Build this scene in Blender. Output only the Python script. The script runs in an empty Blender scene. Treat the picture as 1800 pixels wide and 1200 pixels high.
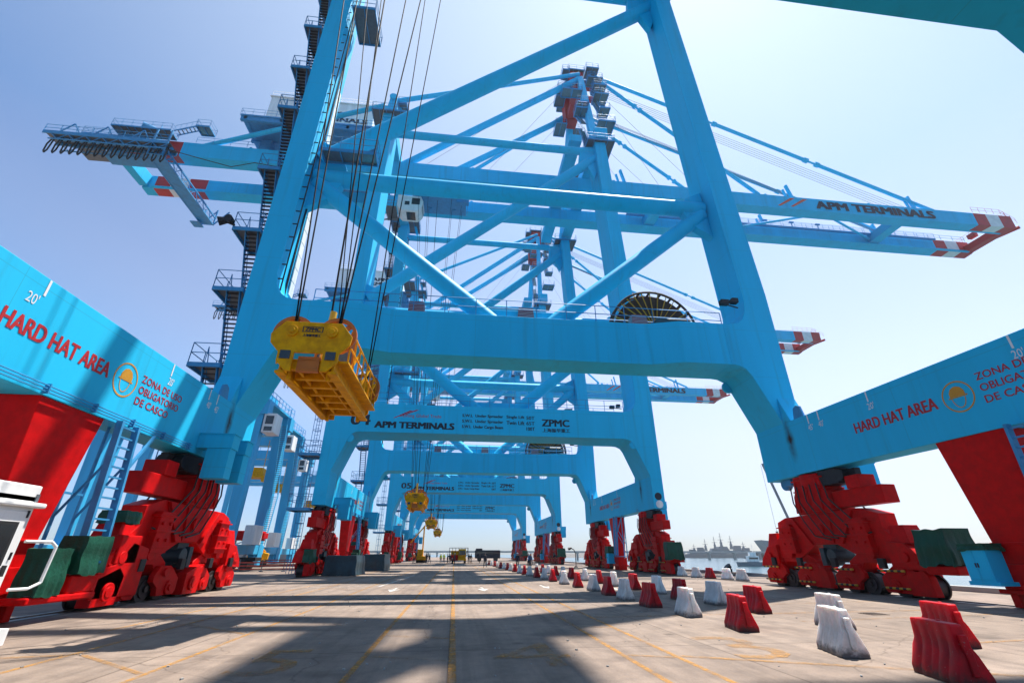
import bpy, math, random
from mathutils import Vector, Matrix
random.seed(7)
R = math.radians
scene = bpy.context.scene
COL = scene.collection

# ------------------------------------------------------------------ camera
cd = bpy.data.cameras.new('camera'); cam = bpy.data.objects.new('camera', cd); COL.objects.link(cam)
cd.sensor_width = 36.0; cd.sensor_fit = 'HORIZONTAL'; cd.lens = 36.0 * 790 / 1800
cd.clip_start = 0.1; cd.clip_end = 20000
PITCH, YAW = 0.4421, 0.1164
cam.location = (0, 0, 1.6); cam.rotation_euler = (math.pi/2 + PITCH, 0, -YAW)
scene.camera = cam

# ------------------------------------------------------------------ light
VEIL_H, VEIL_S = (2.7, 1.45, 0.1, 1), (2.7, 2.7, 2.1, 1)
SUN_EL, SUN_AZ = R(69.5), R(53.7)          # azimuth measured from +Y (along the quay) towards +X (the water)
w = bpy.data.worlds.new('World'); scene.world = w; w.use_nodes = True
nt = w.node_tree; bg = nt.nodes['Background']
sky = nt.nodes.new('ShaderNodeTexSky'); sky.sky_type = 'NISHITA'; sky.sun_disc = False
sky.sun_elevation = SUN_EL; sky.sun_rotation = SUN_AZ
sky.air_density = 1.0; sky.dust_density = 0.3; sky.ozone_density = 1.5; sky.altitude = 0
def wn(t, **k):
    n_ = nt.nodes.new(t)
    for a_, b_ in k.items(): setattr(n_, a_, b_)
    return n_
# hazy coastal air: the clear sky is veiled with pale light, most towards the horizon and round the sun
tcw = wn('ShaderNodeTexCoord'); sxyz = wn('ShaderNodeSeparateXYZ'); nt.links.new(tcw.outputs['Generated'], sxyz.inputs[0])
hz = wn('ShaderNodeMapRange'); nt.links.new(sxyz.outputs[2], hz.inputs[0]); hz.inputs[1].default_value = 0.10; hz.inputs[2].default_value = 0.60; hz.inputs[3].default_value = 1.0; hz.inputs[4].default_value = 0.0
dt = wn('ShaderNodeVectorMath', operation='DOT_PRODUCT'); nt.links.new(tcw.outputs['Generated'], dt.inputs[0]); dt.inputs[1].default_value = (math.sin(SUN_AZ)*math.cos(SUN_EL), math.cos(SUN_AZ)*math.cos(SUN_EL), math.sin(SUN_EL))
side = wn('ShaderNodeMapRange', interpolation_type='SMOOTHSTEP'); nt.links.new(dt.outputs['Value'], side.inputs[0]); side.inputs[1].default_value = 0.22; side.inputs[2].default_value = 0.52
hp = wn('ShaderNodeMath', operation='MULTIPLY'); nt.links.new(hz.outputs[0], hp.inputs[0]); nt.links.new(side.outputs[0], hp.inputs[1])
sg = wn('ShaderNodeMapRange'); nt.links.new(dt.outputs['Value'], sg.inputs[0]); sg.inputs[1].default_value = 0.44; sg.inputs[2].default_value = 1.0
sp_ = wn('ShaderNodeMath', operation='POWER'); nt.links.new(sg.outputs[0], sp_.inputs[0]); sp_.inputs[1].default_value = 1.15
veil = wn('ShaderNodeMix', data_type='RGBA', blend_type='ADD'); veil.inputs[0].default_value = 1.0
c1 = wn('ShaderNodeMix', data_type='RGBA'); nt.links.new(hp.outputs[0], c1.inputs[0]); c1.inputs[6].default_value = (0, 0, 0, 1); c1.inputs[7].default_value = VEIL_H
c2 = wn('ShaderNodeMix', data_type='RGBA'); nt.links.new(sp_.outputs[0], c2.inputs[0]); c2.inputs[6].default_value = (0, 0, 0, 1); c2.inputs[7].default_value = VEIL_S
nt.links.new(c1.outputs[2], veil.inputs[6]); nt.links.new(c2.outputs[2], veil.inputs[7])
v2 = wn('ShaderNodeMix', data_type='RGBA', blend_type='ADD'); v2.inputs[0].default_value = 1.0
lo = wn('ShaderNodeMapRange'); nt.links.new(sxyz.outputs[2], lo.inputs[0]); lo.inputs[1].default_value = 0.0; lo.inputs[2].default_value = 0.34; lo.interpolation_type = 'SMOOTHSTEP'
tint = wn('ShaderNodeMix', data_type='RGBA'); nt.links.new(lo.outputs[0], tint.inputs[0]); tint.inputs[6].default_value = (0.50, 0.60, 0.86, 1); tint.inputs[7].default_value = (0.90, 1.03, 1.14, 1)
tm = wn('ShaderNodeMix', data_type='RGBA', blend_type='MULTIPLY'); tm.inputs[0].default_value = 1.0
nt.links.new(sky.outputs[0], tm.inputs[6]); nt.links.new(tint.outputs[2], tm.inputs[7]); nt.links.new(tm.outputs[2], v2.inputs[6]); nt.links.new(veil.outputs[2], v2.inputs[7])
nt.links.new(v2.outputs[2], bg.inputs[0]); bg.inputs[1].default_value = 0.082
sd = bpy.data.lights.new('sun', 'SUN'); sun = bpy.data.objects.new('sun', sd); COL.objects.link(sun)
sd.energy = 5.0; sd.angle = R(0.55); sd.color = (1.0, 0.95, 0.87)
dirv = Vector((math.sin(SUN_AZ)*math.cos(SUN_EL), math.cos(SUN_AZ)*math.cos(SUN_EL), math.sin(SUN_EL)))
sun.rotation_euler = dirv.to_track_quat('Z', 'Y').to_euler(); sun.location = (60, 40, 160)
vs = scene.view_settings
vs.view_transform = 'Standard'; vs.look = 'None'; vs.gamma = 1; vs.exposure = 1.08; vs.use_curve_mapping = False
scene.cycles.max_bounces = 6; scene.cycles.diffuse_bounces = 3; scene.cycles.glossy_bounces = 3
scene.cycles.transmission_bounces = 2; scene.cycles.volume_bounces = 0

# ------------------------------------------------------------------ materials
def mat(name, col, rough=0.5, metal=0.0, var=0.12, scale=1.2, bump=0.0, bscale=20, dark=None, streak=False, spec=0.5, fine=0.0):
    m = bpy.data.materials.new(name); m.use_nodes = True
    n = m.node_tree; b = n.nodes['Principled BSDF']; L = n.links.new
    b.inputs['Roughness'].default_value = rough; b.inputs['Metallic'].default_value = metal
    b.inputs['Specular IOR Level'].default_value = spec
    tc = n.nodes.new('ShaderNodeTexCoord'); mp = n.nodes.new('ShaderNodeMapping')
    L(tc.outputs['Object'], mp.inputs[0])
    mp.inputs['Scale'].default_value = (1, 1, 0.12) if streak else (1, 1, 1)
    nz = n.nodes.new('ShaderNodeTexNoise'); nz.inputs['Scale'].default_value = scale; nz.inputs['Detail'].default_value = 7
    nz.inputs['Roughness'].default_value = 0.62
    L(mp.outputs[0], nz.inputs['Vector'])
    cr = n.nodes.new('ShaderNodeValToRGB')
    d = dark if dark else tuple(c*(1-var*2.2) for c in col)
    cr.color_ramp.elements[0].position = 0.3; cr.color_ramp.elements[0].color = (*d, 1)
    cr.color_ramp.elements[1].position = 0.62; cr.color_ramp.elements[1].color = (*(min(1, c*(1+var*0.6)) for c in col), 1)
    L(nz.outputs[0], cr.inputs[0]); L(cr.outputs[0], b.inputs['Base Color'])
    rr = n.nodes.new('ShaderNodeMapRange'); rr.inputs[3].default_value = max(0.05, rough-0.1); rr.inputs[4].default_value = min(1, rough+0.15)
    L(nz.outputs[0], rr.inputs[0]); L(rr.outputs[0], b.inputs['Roughness'])
    if bump:
        n2 = n.nodes.new('ShaderNodeTexNoise'); n2.inputs['Scale'].default_value = bscale; n2.inputs['Detail'].default_value = 5
        L(tc.outputs['Object'], n2.inputs['Vector'])
        bp = n.nodes.new('ShaderNodeBump'); bp.inputs['Strength'].default_value = bump; bp.inputs['Distance'].default_value = 0.05
        L(n2.outputs[0], bp.inputs['Height']); L(bp.outputs[0], b.inputs['Normal'])
    return m

def blue_paint():
    m = mat('crane_blue_paint', (0.018, 0.490, 0.790), 0.52, var=0.045, spec=0.16, scale=0.5, streak=True, bump=0.04, bscale=1.3)
    n = m.node_tree; L = n.links.new; b = n.nodes['Principled BSDF']
    src = b.inputs['Base Color'].links[0].from_socket
    # welded plate seams: thin darker lines every few metres in each direction, plus faint dirt runs
    tc0 = n.nodes.new('ShaderNodeTexCoord'); sp0 = n.nodes.new('ShaderNodeSeparateXYZ'); L(tc0.outputs['Object'], sp0.inputs[0])
    seam = None
    for ax, per, off in ((0, 4.7, 1.1), (1, 5.3, 0.9), (2, 3.1, 0.35)):
        a1 = n.nodes.new('ShaderNodeMath'); a1.operation = 'ADD'; L(sp0.outputs[ax], a1.inputs[0]); a1.inputs[1].default_value = 500+off
        a2 = n.nodes.new('ShaderNodeMath'); a2.operation = 'MODULO'; L(a1.outputs[0], a2.inputs[0]); a2.inputs[1].default_value = per
        a3 = n.nodes.new('ShaderNodeMath'); a3.operation = 'LESS_THAN'; L(a2.outputs[0], a3.inputs[0]); a3.inputs[1].default_value = 0.022
        if seam is None: seam = a3
        else:
            a4 = n.nodes.new('ShaderNodeMath'); a4.operation = 'MAXIMUM'; L(seam.outputs[0], a4.inputs[0]); L(a3.outputs[0], a4.inputs[1]); seam = a4
    run = n.nodes.new('ShaderNodeTexNoise'); run.inputs['Scale'].default_value = 2.6; run.inputs['Detail'].default_value = 6
    mpr = n.nodes.new('ShaderNodeMapping'); mpr.inputs['Scale'].default_value = (1, 1, 0.045); L(tc0.outputs['Object'], mpr.inputs[0]); L(mpr.outputs[0], run.inputs['Vector'])
    rmp = n.nodes.new('ShaderNodeMapRange'); L(run.outputs[0], rmp.inputs[0]); rmp.inputs[1].default_value = 0.56; rmp.inputs[2].default_value = 0.78; rmp.inputs[3].default_value = 0.0; rmp.inputs[4].default_value = 0.30
    sm = n.nodes.new('ShaderNodeMath'); sm.operation = 'MULTIPLY'; L(seam.outputs[0], sm.inputs[0]); sm.inputs[1].default_value = 0.32
    tot = n.nodes.new('ShaderNodeMath'); tot.operation = 'MAXIMUM'; L(sm.outputs[0], tot.inputs[0]); L(rmp.outputs[0], tot.inputs[1])
    mxs = n.nodes.new('ShaderNodeMix'); mxs.data_type = 'RGBA'; L(tot.outputs[0], mxs.inputs[0]); L(src, mxs.inputs[6]); mxs.inputs[7].default_value = (0.035, 0.16, 0.24, 1)
    src = mxs.outputs[2]
    # long rust weeps at the welded leg and sill joint, with their own shape
    tc = n.nodes.new('ShaderNodeTexCoord'); sp = n.nodes.new('ShaderNodeSeparateXYZ'); L(tc.outputs['Object'], sp.inputs[0])
    ab = n.nodes.new('ShaderNodeMath'); ab.operation = 'ABSOLUTE'; L(sp.outputs[1], ab.inputs[0])
    nz = n.nodes.new('ShaderNodeTexNoise'); nz.inputs['Scale'].default_value = 2.2; nz.inputs['Detail'].default_value = 8; L(tc.outputs['Object'], nz.inputs['Vector'])
    def gauss(sock, c, wd):
        s = n.nodes.new('ShaderNodeMath'); s.operation = 'SUBTRACT'; L(sock, s.inputs[0]); s.inputs[1].default_value = c
        a = n.nodes.new('ShaderNodeMath'); a.operation = 'ABSOLUTE'; L(s.outputs[0], a.inputs[0])
        r = n.nodes.new('ShaderNodeMapRange'); L(a.outputs[0], r.inputs[0]); r.inputs[1].default_value = 0; r.inputs[2].default_value = wd
        r.inputs[3].default_value = 1; r.inputs[4].default_value = 0; return r.outputs[0]
    g1 = gauss(ab.outputs[0], 9.3, 0.42); g2 = gauss(sp.outputs[2], 7.4, 1.5)
    m1 = n.nodes.new('ShaderNodeMath'); m1.operation = 'MULTIPLY'; L(g1, m1.inputs[0]); L(g2, m1.inputs[1])
    m2 = n.nodes.new('ShaderNodeMath'); m2.operation = 'MULTIPLY'; L(m1.outputs[0], m2.inputs[0]); L(nz.outputs[0], m2.inputs[1])
    r2 = n.nodes.new('ShaderNodeMapRange'); L(m2.outputs[0], r2.inputs[0]); r2.inputs[1].default_value = 0.05; r2.inputs[2].default_value = 0.50
    mx = n.nodes.new('ShaderNodeMix'); mx.data_type = 'RGBA'; L(r2.outputs[0], mx.inputs[0]); L(src, mx.inputs[6]); mx.inputs[7].default_value = (0.030, 0.020, 0.010, 1)
    L(mx.outputs[2], b.inputs['Base Color'])
    return m

M = {}
M['blue'] = blue_paint()
M['blue2'] = mat('platform_blue_paint', (0.030, 0.25, 0.50), 0.5, var=0.1, scale=2)
M['red'] = mat('bogie_red_paint', (0.58, 0.004, 0.005), 0.45, var=0.05, scale=3.5, spec=0.08, dark=(0.42, 0.004, 0.004), bump=0.03, bscale=6)
M['bandred'] = mat('band_red_paint', (0.50, 0.02, 0.02), 0.5, var=0.1)
M['bandwhite'] = mat('band_white_paint', (0.72, 0.72, 0.70), 0.5, var=0.06)
M['white'] = mat('white_panel', (0.78, 0.78, 0.76), 0.45, var=0.09, scale=1.6, streak=True)
M['yellow'] = mat('headblock_yellow_paint', (0.78, 0.38, 0.002), 0.5, var=0.06, scale=4, dark=(0.55, 0.23, 0.003), spec=0.12)
M['orange'] = mat('sheave_orange', (0.50, 0.14, 0.006), 0.5, var=0.1)
M['green'] = mat('green_tarpaulin', (0.003, 0.062, 0.034), 0.5, var=0.12, scale=3, bump=0.35, bscale=14, spec=0.3)
M['darktarp'] = mat('dark_tarpaulin', (0.012, 0.035, 0.045), 0.5, var=0.2, scale=3, bump=0.5, bscale=4)
M['steel'] = mat('dark_steel', (0.03, 0.03, 0.033), 0.5, metal=0.6, var=0.2, scale=5)
M['rubber'] = mat('black_rubber', (0.012, 0.012, 0.012), 0.55, var=0.1)
M['wheel'] = mat('wheel_steel', (0.05, 0.04, 0.04), 0.45, metal=0.5, var=0.2, scale=6)
M['grating'] = mat('galvanised_grating', (0.13, 0.15, 0.17), 0.5, metal=0.3, var=0.1, scale=5)
M['rope'] = mat('wire_rope', (0.006, 0.006, 0.006), 0.7, metal=0.0, spec=0.1, var=0.1, scale=20)
M['stayrope'] = mat('boom_hoist_rope', (0.20, 0.12, 0.14), 0.6, var=0.1, scale=20)
M['glass'] = mat('dark_glass', (0.015, 0.02, 0.022), 0.08, var=0.05, spec=0.8)
M['brown'] = mat('brown_cable', (0.055, 0.022, 0.012), 0.6, var=0.2, scale=8)
M['black'] = mat('black_lettering', (0.008, 0.012, 0.025), 0.5, var=0.05)
M['redtxt'] = mat('red_lettering', (0.42, 0.008, 0.012), 0.5, var=0.06)
M['orangetxt'] = mat('orange_lettering', (0.70, 0.10, 0.03), 0.5, var=0.06)
M['whitetxt'] = mat('white_lettering', (0.75, 0.75, 0.75), 0.5, var=0.05)
M['yeltxt'] = mat('yellow_emblem_paint', (0.60, 0.28, 0.01), 0.5, var=0.08)
M['barred'] = mat('red_barrier_plastic', (0.62, 0.006, 0.014), 0.45, var=0.12, scale=3, spec=0.2, dark=(0.26, 0.010, 0.012))
M['barwhite'] = mat('white_barrier_plastic', (0.85, 0.84, 0.81), 0.45, var=0.08, scale=3.5, dark=(0.60, 0.58, 0.54))
M['skin'] = mat('skin', (0.30, 0.16, 0.10), 0.5, var=0.05)
M['navy'] = mat('navy_cloth', (0.012, 0.018, 0.035), 0.8, var=0.2, scale=6)
M['shirtblue'] = mat('blue_cloth', (0.03, 0.12, 0.30), 0.8, var=0.15, scale=6)
M['vest'] = mat('orange_vest_cloth', (0.65, 0.12, 0.01), 0.7, var=0.1)
M['limevest'] = mat('lime_vest_cloth', (0.45, 0.60, 0.03), 0.7, var=0.1)
M['helmet'] = mat('white_helmet', (0.75, 0.75, 0.73), 0.35, var=0.03)
M['grey'] = mat('warship_grey', (0.060, 0.080, 0.105), 0.6, var=0.1, scale=0.15)
M['grey2'] = mat('pale_ship_grey', (0.12, 0.15, 0.18), 0.6, var=0.1, scale=0.15)
M['concrete'] = mat('pier_concrete', (0.30, 0.30, 0.29), 0.85, var=0.15, scale=0.6)
M['rail'] = mat('crane_rail_steel', (0.16, 0.13, 0.11), 0.4, metal=0.8, var=0.2, scale=4)
M['fence'] = mat('red_fence_mesh', (0.42, 0.05, 0.03), 0.7, var=0.15, scale=3)
M['paleblue'] = mat('yard_crane_blue', (0.030, 0.40, 0.70), 0.45, var=0.08, scale=0.6, streak=True)
M['land'] = mat('breakwater_stone', (0.14, 0.13, 0.12), 0.9, var=0.3, scale=0.5, bump=0.6, bscale=0.5)

def concrete_ground():
    m = bpy.data.materials.new('quay_concrete'); m.use_nodes = True
    n = m.node_tree; L = n.links.new; b = n.nodes['Principled BSDF']; b.inputs['Roughness'].default_value = 0.8
    b.inputs['Specular IOR Level'].default_value = 0.35
    tc = n.nodes.new('ShaderNodeTexCoord')
    def noise(s, det, vec=None, rough=0.6):
        z = n.nodes.new('ShaderNodeTexNoise'); z.inputs['Scale'].default_value = s; z.inputs['Detail'].default_value = det; z.inputs['Roughness'].default_value = rough
        L(vec or tc.outputs['Object'], z.inputs['Vector']); return z.outputs[0]
    def ramp(v, p0, c0, p1, c1):
        r = n.nodes.new('ShaderNodeValToRGB'); r.color_ramp.elements[0].position = p0; r.color_ramp.elements[0].color = c0
        r.color_ramp.elements[1].position = p1; r.color_ramp.elements[1].color = c1; L(v, r.inputs[0]); return r.outputs[0]
    def mul(a, c, f=1.0):
        x = n.nodes.new('ShaderNodeMix'); x.data_type = 'RGBA'; x.blend_type = 'MULTIPLY'; x.inputs[0].default_value = f
        L(a, x.inputs[6]); L(c, x.inputs[7]); return x.outputs[2]
    mp = n.nodes.new('ShaderNodeMapping'); mp.inputs['Scale'].default_value = (1, 0.12, 1); L(tc.outputs['Object'], mp.inputs[0])
    base = ramp(noise(0.22, 8), 0.3, (0.205, 0.150, 0.116, 1), 0.7, (0.292, 0.222, 0.176, 1))
    c = mul(base, ramp(noise(1.7, 9, rough=0.7), 0.30, (0.66, 0.66, 0.67, 1), 0.58, (1, 1, 1, 1)))
    c = mul(c, ramp(noise(2.6, 7, mp.outputs[0]), 0.33, (0.82, 0.82, 0.82, 1), 0.55, (1, 1, 1, 1)))   # tyre tracks along the quay
    c = mul(c, ramp(noise(38, 5), 0.30, (0.74, 0.74, 0.74, 1), 0.55, (1, 1, 1, 1)))
    vo = n.nodes.new('ShaderNodeTexVoronoi'); vo.inputs['Scale'].default_value = 0.55; vo.feature = 'F1'; L(tc.outputs['Object'], vo.inputs['Vector'])
    c = mul(c, ramp(vo.outputs['Distance'], 0.025, (0.45, 0.44, 0.43, 1), 0.09, (1, 1, 1, 1)))          # oil drips
    br = n.nodes.new('ShaderNodeTexBrick'); br.offset = 0; br.inputs['Scale'].default_value = 1.0
    br.inputs['Brick Width'].default_value = 5.0; br.inputs['Row Height'].default_value = 5.0; br.inputs['Mortar Size'].default_value = 0.018
    br.inputs['Color1'].default_value = (1, 1, 1, 1); br.inputs['Color2'].default_value = (0.93, 0.93, 0.92, 1); br.inputs['Mortar'].default_value = (0.5, 0.48, 0.46, 1)
    L(tc.outputs['Object'], br.inputs['Vector'])
    c = mul(c, br.outputs[0])
    vc = n.nodes.new('ShaderNodeTexVoronoi'); vc.feature = 'DISTANCE_TO_EDGE'; vc.inputs['Scale'].default_value = 0.16
    wob = n.nodes.new('ShaderNodeTexNoise'); wob.inputs['Scale'].default_value = 0.9; wob.inputs['Detail'].default_value = 6; L(tc.outputs['Object'], wob.inputs['Vector'])
    wa = n.nodes.new('ShaderNodeMix'); wa.data_type = 'RGBA'; wa.blend_type = 'ADD'; wa.inputs[0].default_value = 1.6; L(tc.outputs['Object'], wa.inputs[6]); L(wob.outputs[1], wa.inputs[7]); L(wa.outputs[2], vc.inputs['Vector'])
    c = mul(c, ramp(vc.outputs['Distance'], 0.0006, (0.62, 0.60, 0.58, 1), 0.0026, (1, 1, 1, 1)))          # hairline cracks
    mt_ = n.nodes.new('ShaderNodeMapping'); mt_.inputs['Scale'].default_value = (2.3, 0.035, 1); mt_.inputs['Rotation'].default_value = (0, 0, 0.03); L(tc.outputs['Object'], mt_.inputs[0])
    c = mul(c, ramp(noise(1.3, 4, mt_.outputs[0]), 0.34, (0.66, 0.65, 0.65, 1), 0.52, (1, 1, 1, 1)), 0.6)    # rubber tracks of the lanes
    c = mul(c, ramp(noise(0.55, 3), 0.36, (0.78, 0.77, 0.77, 1), 0.44, (1, 1, 1, 1)))                        # old damp and patched areas
    L(c, b.inputs['Base Color'])
    bp = n.nodes.new('ShaderNodeBump'); bp.inputs['Strength'].default_value = 0.25; bp.inputs['Distance'].default_value = 0.02
    L(noise(22, 7), bp.inputs['Height']); L(bp.outputs[0], b.inputs['Normal'])
    return m
def worn_paint(name, col, keep=0.5):
    m = bpy.data.materials.new(name); m.use_nodes = True
    n = m.node_tree; L = n.links.new; b = n.nodes['Principled BSDF']; b.inputs['Roughness'].default_value = 0.75
    tc = n.nodes.new('ShaderNodeTexCoord'); z = n.nodes.new('ShaderNodeTexNoise'); z.inputs['Scale'].default_value = 7; z.inputs['Detail'].default_value = 9; z.inputs['Roughness'].default_value = 0.7
    L(tc.outputs['Object'], z.inputs['Vector'])
    z2 = n.nodes.new('ShaderNodeTexNoise'); z2.inputs['Scale'].default_value = 1.1; z2.inputs['Detail'].default_value = 4; L(tc.outputs['Object'], z2.inputs['Vector'])
    av = n.nodes.new('ShaderNodeMix'); av.data_type = 'FLOAT'; av.inputs[0].default_value = 0.35; L(z.outputs[0], av.inputs[2]); L(z2.outputs[0], av.inputs[3])
    r = n.nodes.new('ShaderNodeMapRange'); L(av.outputs[0], r.inputs[0]); r.inputs[1].default_value = keep-0.12; r.inputs[2].default_value = keep+0.10; r.inputs[3].default_value = 0.06; r.inputs[4].default_value = 0.82
    b.inputs['Base Color'].default_value = (*col, 1); L(r.outputs[0], b.inputs['Alpha']); return m      # worn through to the concrete
def water_mat():
    m = bpy.data.materials.new('harbour_water'); m.use_nodes = True
    n = m.node_tree; L = n.links.new; b = n.nodes['Principled BSDF']
    b.inputs['Base Color'].default_value = (0.05, 0.11, 0.14, 1); b.inputs['Roughness'].default_value = 0.12; b.inputs['IOR'].default_value = 1.33
    tc = n.nodes.new('ShaderNodeTexCoord'); z = n.nodes.new('ShaderNodeTexNoise'); z.inputs['Scale'].default_value = 0.7; z.inputs['Detail'].default_value = 6
    L(tc.outputs['Object'], z.inputs['Vector']); bp = n.nodes.new('ShaderNodeBump'); bp.inputs['Strength'].default_value = 0.5; bp.inputs['Distance'].default_value = 0.35
    L(z.outputs[0], bp.inputs['Height']); L(bp.outputs[0], b.inputs['Normal']); return m
M['ground'] = concrete_ground(); M['lane'] = worn_paint('worn_yellow_paint', (0.42, 0.19, 0.020), 0.50)
M['lane2'] = worn_paint('faded_yellow_paint', (0.36, 0.165, 0.022), 0.545); M['lanew'] = worn_paint('worn_white_paint', (0.62, 0.60, 0.56), 0.49)
M['water'] = water_mat()

# ------------------------------------------------------------------ mesh helpers
class MB:
    def __init__(s): s.v = []; s.f = []; s.m = []
    def add(s, vs, fs, mi=0):
        o = len(s.v); s.v += [tuple(p) for p in vs]; s.f += [tuple(i+o for i in f) for f in fs]; s.m += [mi]*len(fs); return s
    def box(s, c, d, mi=0, rz=0, tf=None):
        x, y, z = (k/2 for k in d); cs, sn = math.cos(rz), math.sin(rz); P = []
        for a in (-1, 1):
            for b in (-1, 1):
                for e in (-1, 1):
                    p = Vector((a*x, b*y, e*z))
                    P.append((c[0]+p.x*cs-p.y*sn, c[1]+p.x*sn+p.y*cs, c[2]+p.z))
        return s.add(P, [(0, 1, 3, 2), (4, 6, 7, 5), (0, 4, 5, 1), (2, 3, 7, 6), (0, 2, 6, 4), (1, 5, 7, 3)], mi)
    def span(s, x0, x1, y0, y1, z0, z1, mi=0):
        return s.box(((x0+x1)/2, (y0+y1)/2, (z0+z1)/2), (abs(x1-x0), abs(y1-y0), abs(z1-z0)), mi)
    def prism(s, poly, axis, a, b, mi=0):
        # poly in the two other axes (in x,y,z order)
        n = len(poly)
        def P(u, t): return {'x': (t, u[0], u[1]), 'y': (u[0], t, u[1]), 'z': (u[0], u[1], t)}[axis]
        ar = sum(poly[i][0]*poly[(i+1) % n][1]-poly[(i+1) % n][0]*poly[i][1] for i in range(n))
        if ar < 0: poly = poly[::-1]
        if axis == 'y': poly = poly[::-1]
        lo, hi = min(a, b), max(a, b)
        vs = [P(u, lo) for u in poly]+[P(u, hi) for u in poly]
        fs = [tuple(range(n))[::-1], tuple(range(n, 2*n))]+[(i, (i+1) % n, (i+1) % n+n, i+n) for i in range(n)]
        return s.add(vs, fs, mi)
    def frust(s, c0, d0, z0, c1, d1, z1, mi=0):
        P = []
        for (c, d, z) in ((c0, d0, z0), (c1, d1, z1)):
            for a, b in ((-1, -1), (1, -1), (1, 1), (-1, 1)): P.append((c[0]+a*d[0]/2, c[1]+b*d[1]/2, z))
        return s.add(P, [(3, 2, 1, 0), (4, 5, 6, 7)]+[(i, (i+1) % 4, (i+1) % 4+4, i+4) for i in range(4)], mi)
    def tube(s, p0, p1, r, n=8, r1=None, mi=0, caps=True):
        p0, p1 = Vector(p0), Vector(p1); d = (p1-p0).normalized()
        u = d.orthogonal().normalized(); v = d.cross(u); r1 = r if r1 is None else r1
        P = [p0+(u*math.cos(2*math.pi*i/n)+v*math.sin(2*math.pi*i/n))*r for i in range(n)]
        P += [p1+(u*math.cos(2*math.pi*i/n)+v*math.sin(2*math.pi*i/n))*r1 for i in range(n)]
        fs = [(i, (i+1) % n, (i+1) % n+n, i+n) for i in range(n)]
        if caps: fs += [tuple(range(n))[::-1], tuple(range(n, 2*n))]
        return s.add(P, fs, mi)
    def path(s, pts, r, n=6, mi=0):
        for a, b in zip(pts, pts[1:]): s.tube(a, b, r, n, mi=mi)
        return s
    def bar(s, p0, p1, w, h, mi=0, up=(0, 0, 1)):
        p0, p1 = Vector(p0), Vector(p1); d = (p1-p0).normalized(); upv = Vector(up)
        if abs(d.dot(upv)) > 0.98: upv = Vector((0, 1, 0))
        u = d.cross(upv).normalized(); v = u.cross(d); P = []
        for p in (p0, p1):
            for a, b in ((-1, -1), (1, -1), (1, 1), (-1, 1)): P.append(p+u*a*w/2+v*b*h/2)
        return s.add(P, [(0, 1, 2, 3), (7, 6, 5, 4)]+[(i+4, (i+1) % 4+4, (i+1) % 4, i) for i in range(4)], mi)
    def rail(s, pts, h=1.1, sp=1.5, r=0.025, mi=0, n=5, mids=1):
        # guard rail with posts along a polyline at floor height
        for a, b in zip(pts, pts[1:]):
            a, b = Vector(a), Vector(b); L = (b-a).length; k = max(1, round(L/sp))
            for j in range(mids+1):
                z = Vector((0, 0, h*(j+1)/(mids+1))); s.tube(a+z, b+z, r, n, mi=mi)
            for i in range(k+1):
                p = a+(b-a)*i/k; s.tube(p, p+Vector((0, 0, h)), r, n, mi=mi)
        return s
    def build(s, name, m, parent=None, shift=(0, 0, 0), smooth=None, bevel=0.0, seg=2):
        me = bpy.data.meshes.new(name)
        me.from_pydata([(p[0]+shift[0], p[1]+shift[1], p[2]+shift[2]) for p in s.v], [], s.f)
        ms = m if isinstance(m, (list, tuple)) else [m]
        for k in ms: me.materials.append(M[k] if isinstance(k, str) else k)
        me.polygons.foreach_set('material_index', s.m)
        if smooth:
            me.polygons.foreach_set('use_smooth', [True]*len(s.f)); me.set_sharp_from_angle(angle=R(smooth))
        me.update()
        o = bpy.data.objects.new(name, me); COL.objects.link(o)
        if parent: o.parent = parent
        if bevel:
            b = o.modifiers.new('bevel', 'BEVEL'); b.width = bevel; b.segments = seg; b.limit_method = 'ANGLE'; b.angle_limit = R(35); b.harden_normals = False
        return o

def tag(o, label=None, cat=None, group=None, kind=None):
    if label: o['label'] = label
    if cat: o['category'] = cat
    if group: o['group'] = group
    if kind: o['kind'] = kind
    return o
def empty(name, loc, rz=0):
    o = bpy.data.objects.new(name, None); COL.objects.link(o); o.location = loc; o.rotation_euler = (0, 0, rz); o.empty_display_size = 0.5; return o
def copy_tree(o, parent=None):
    c = o.copy(); COL.objects.link(c)
    if parent: c.parent = parent
    for ch in list(o.children): copy_tree(ch, c)
    return c
def text_mb(txt, height, width=None, bold=0.0, depth=0.004):
    """flat lettering lying in the XY plane, lower left corner at the origin; returns MB"""
    cu = bpy.data.curves.new('lettering', 'FONT'); cu.body = txt; cu.size = 1.0; cu.extrude = 0.0; cu.offset = 0.0; cu.resolution_u = 3
    o = bpy.data.objects.new('lettering', cu); COL.objects.link(o)
    dg = bpy.context.evaluated_depsgraph_get(); dg.update()
    me = bpy.data.meshes.new_from_object(o.evaluated_get(dg))
    V = [v.co.copy() for v in me.vertices]; F = [tuple(p.vertices) for p in me.polygons]
    bpy.data.objects.remove(o); bpy.data.curves.remove(cu); bpy.data.meshes.remove(me)
    x0 = min(v.x for v in V); x1 = max(v.x for v in V); y0 = min(v.y for v in V); y1 = max(v.y for v in V)
    sy = height/(y1-y0); sx = (width/(x1-x0)) if width else sy
    mb = MB(); b = bold*height*2.2                    # heavy strokes: the glyphs laid over themselves, each copy a hair prouder
    for i, (dx, dy) in enumerate(((-1, -.4), (1, .4), (-1, .4), (1, -.4), (0, 0)) if bold else ((0, 0),)):
        mb.add([((v.x-x0)*sx+dx*b, (v.y-y0)*sy+dy*b, .0007*i) for v in V], F)
    return mb
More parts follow.
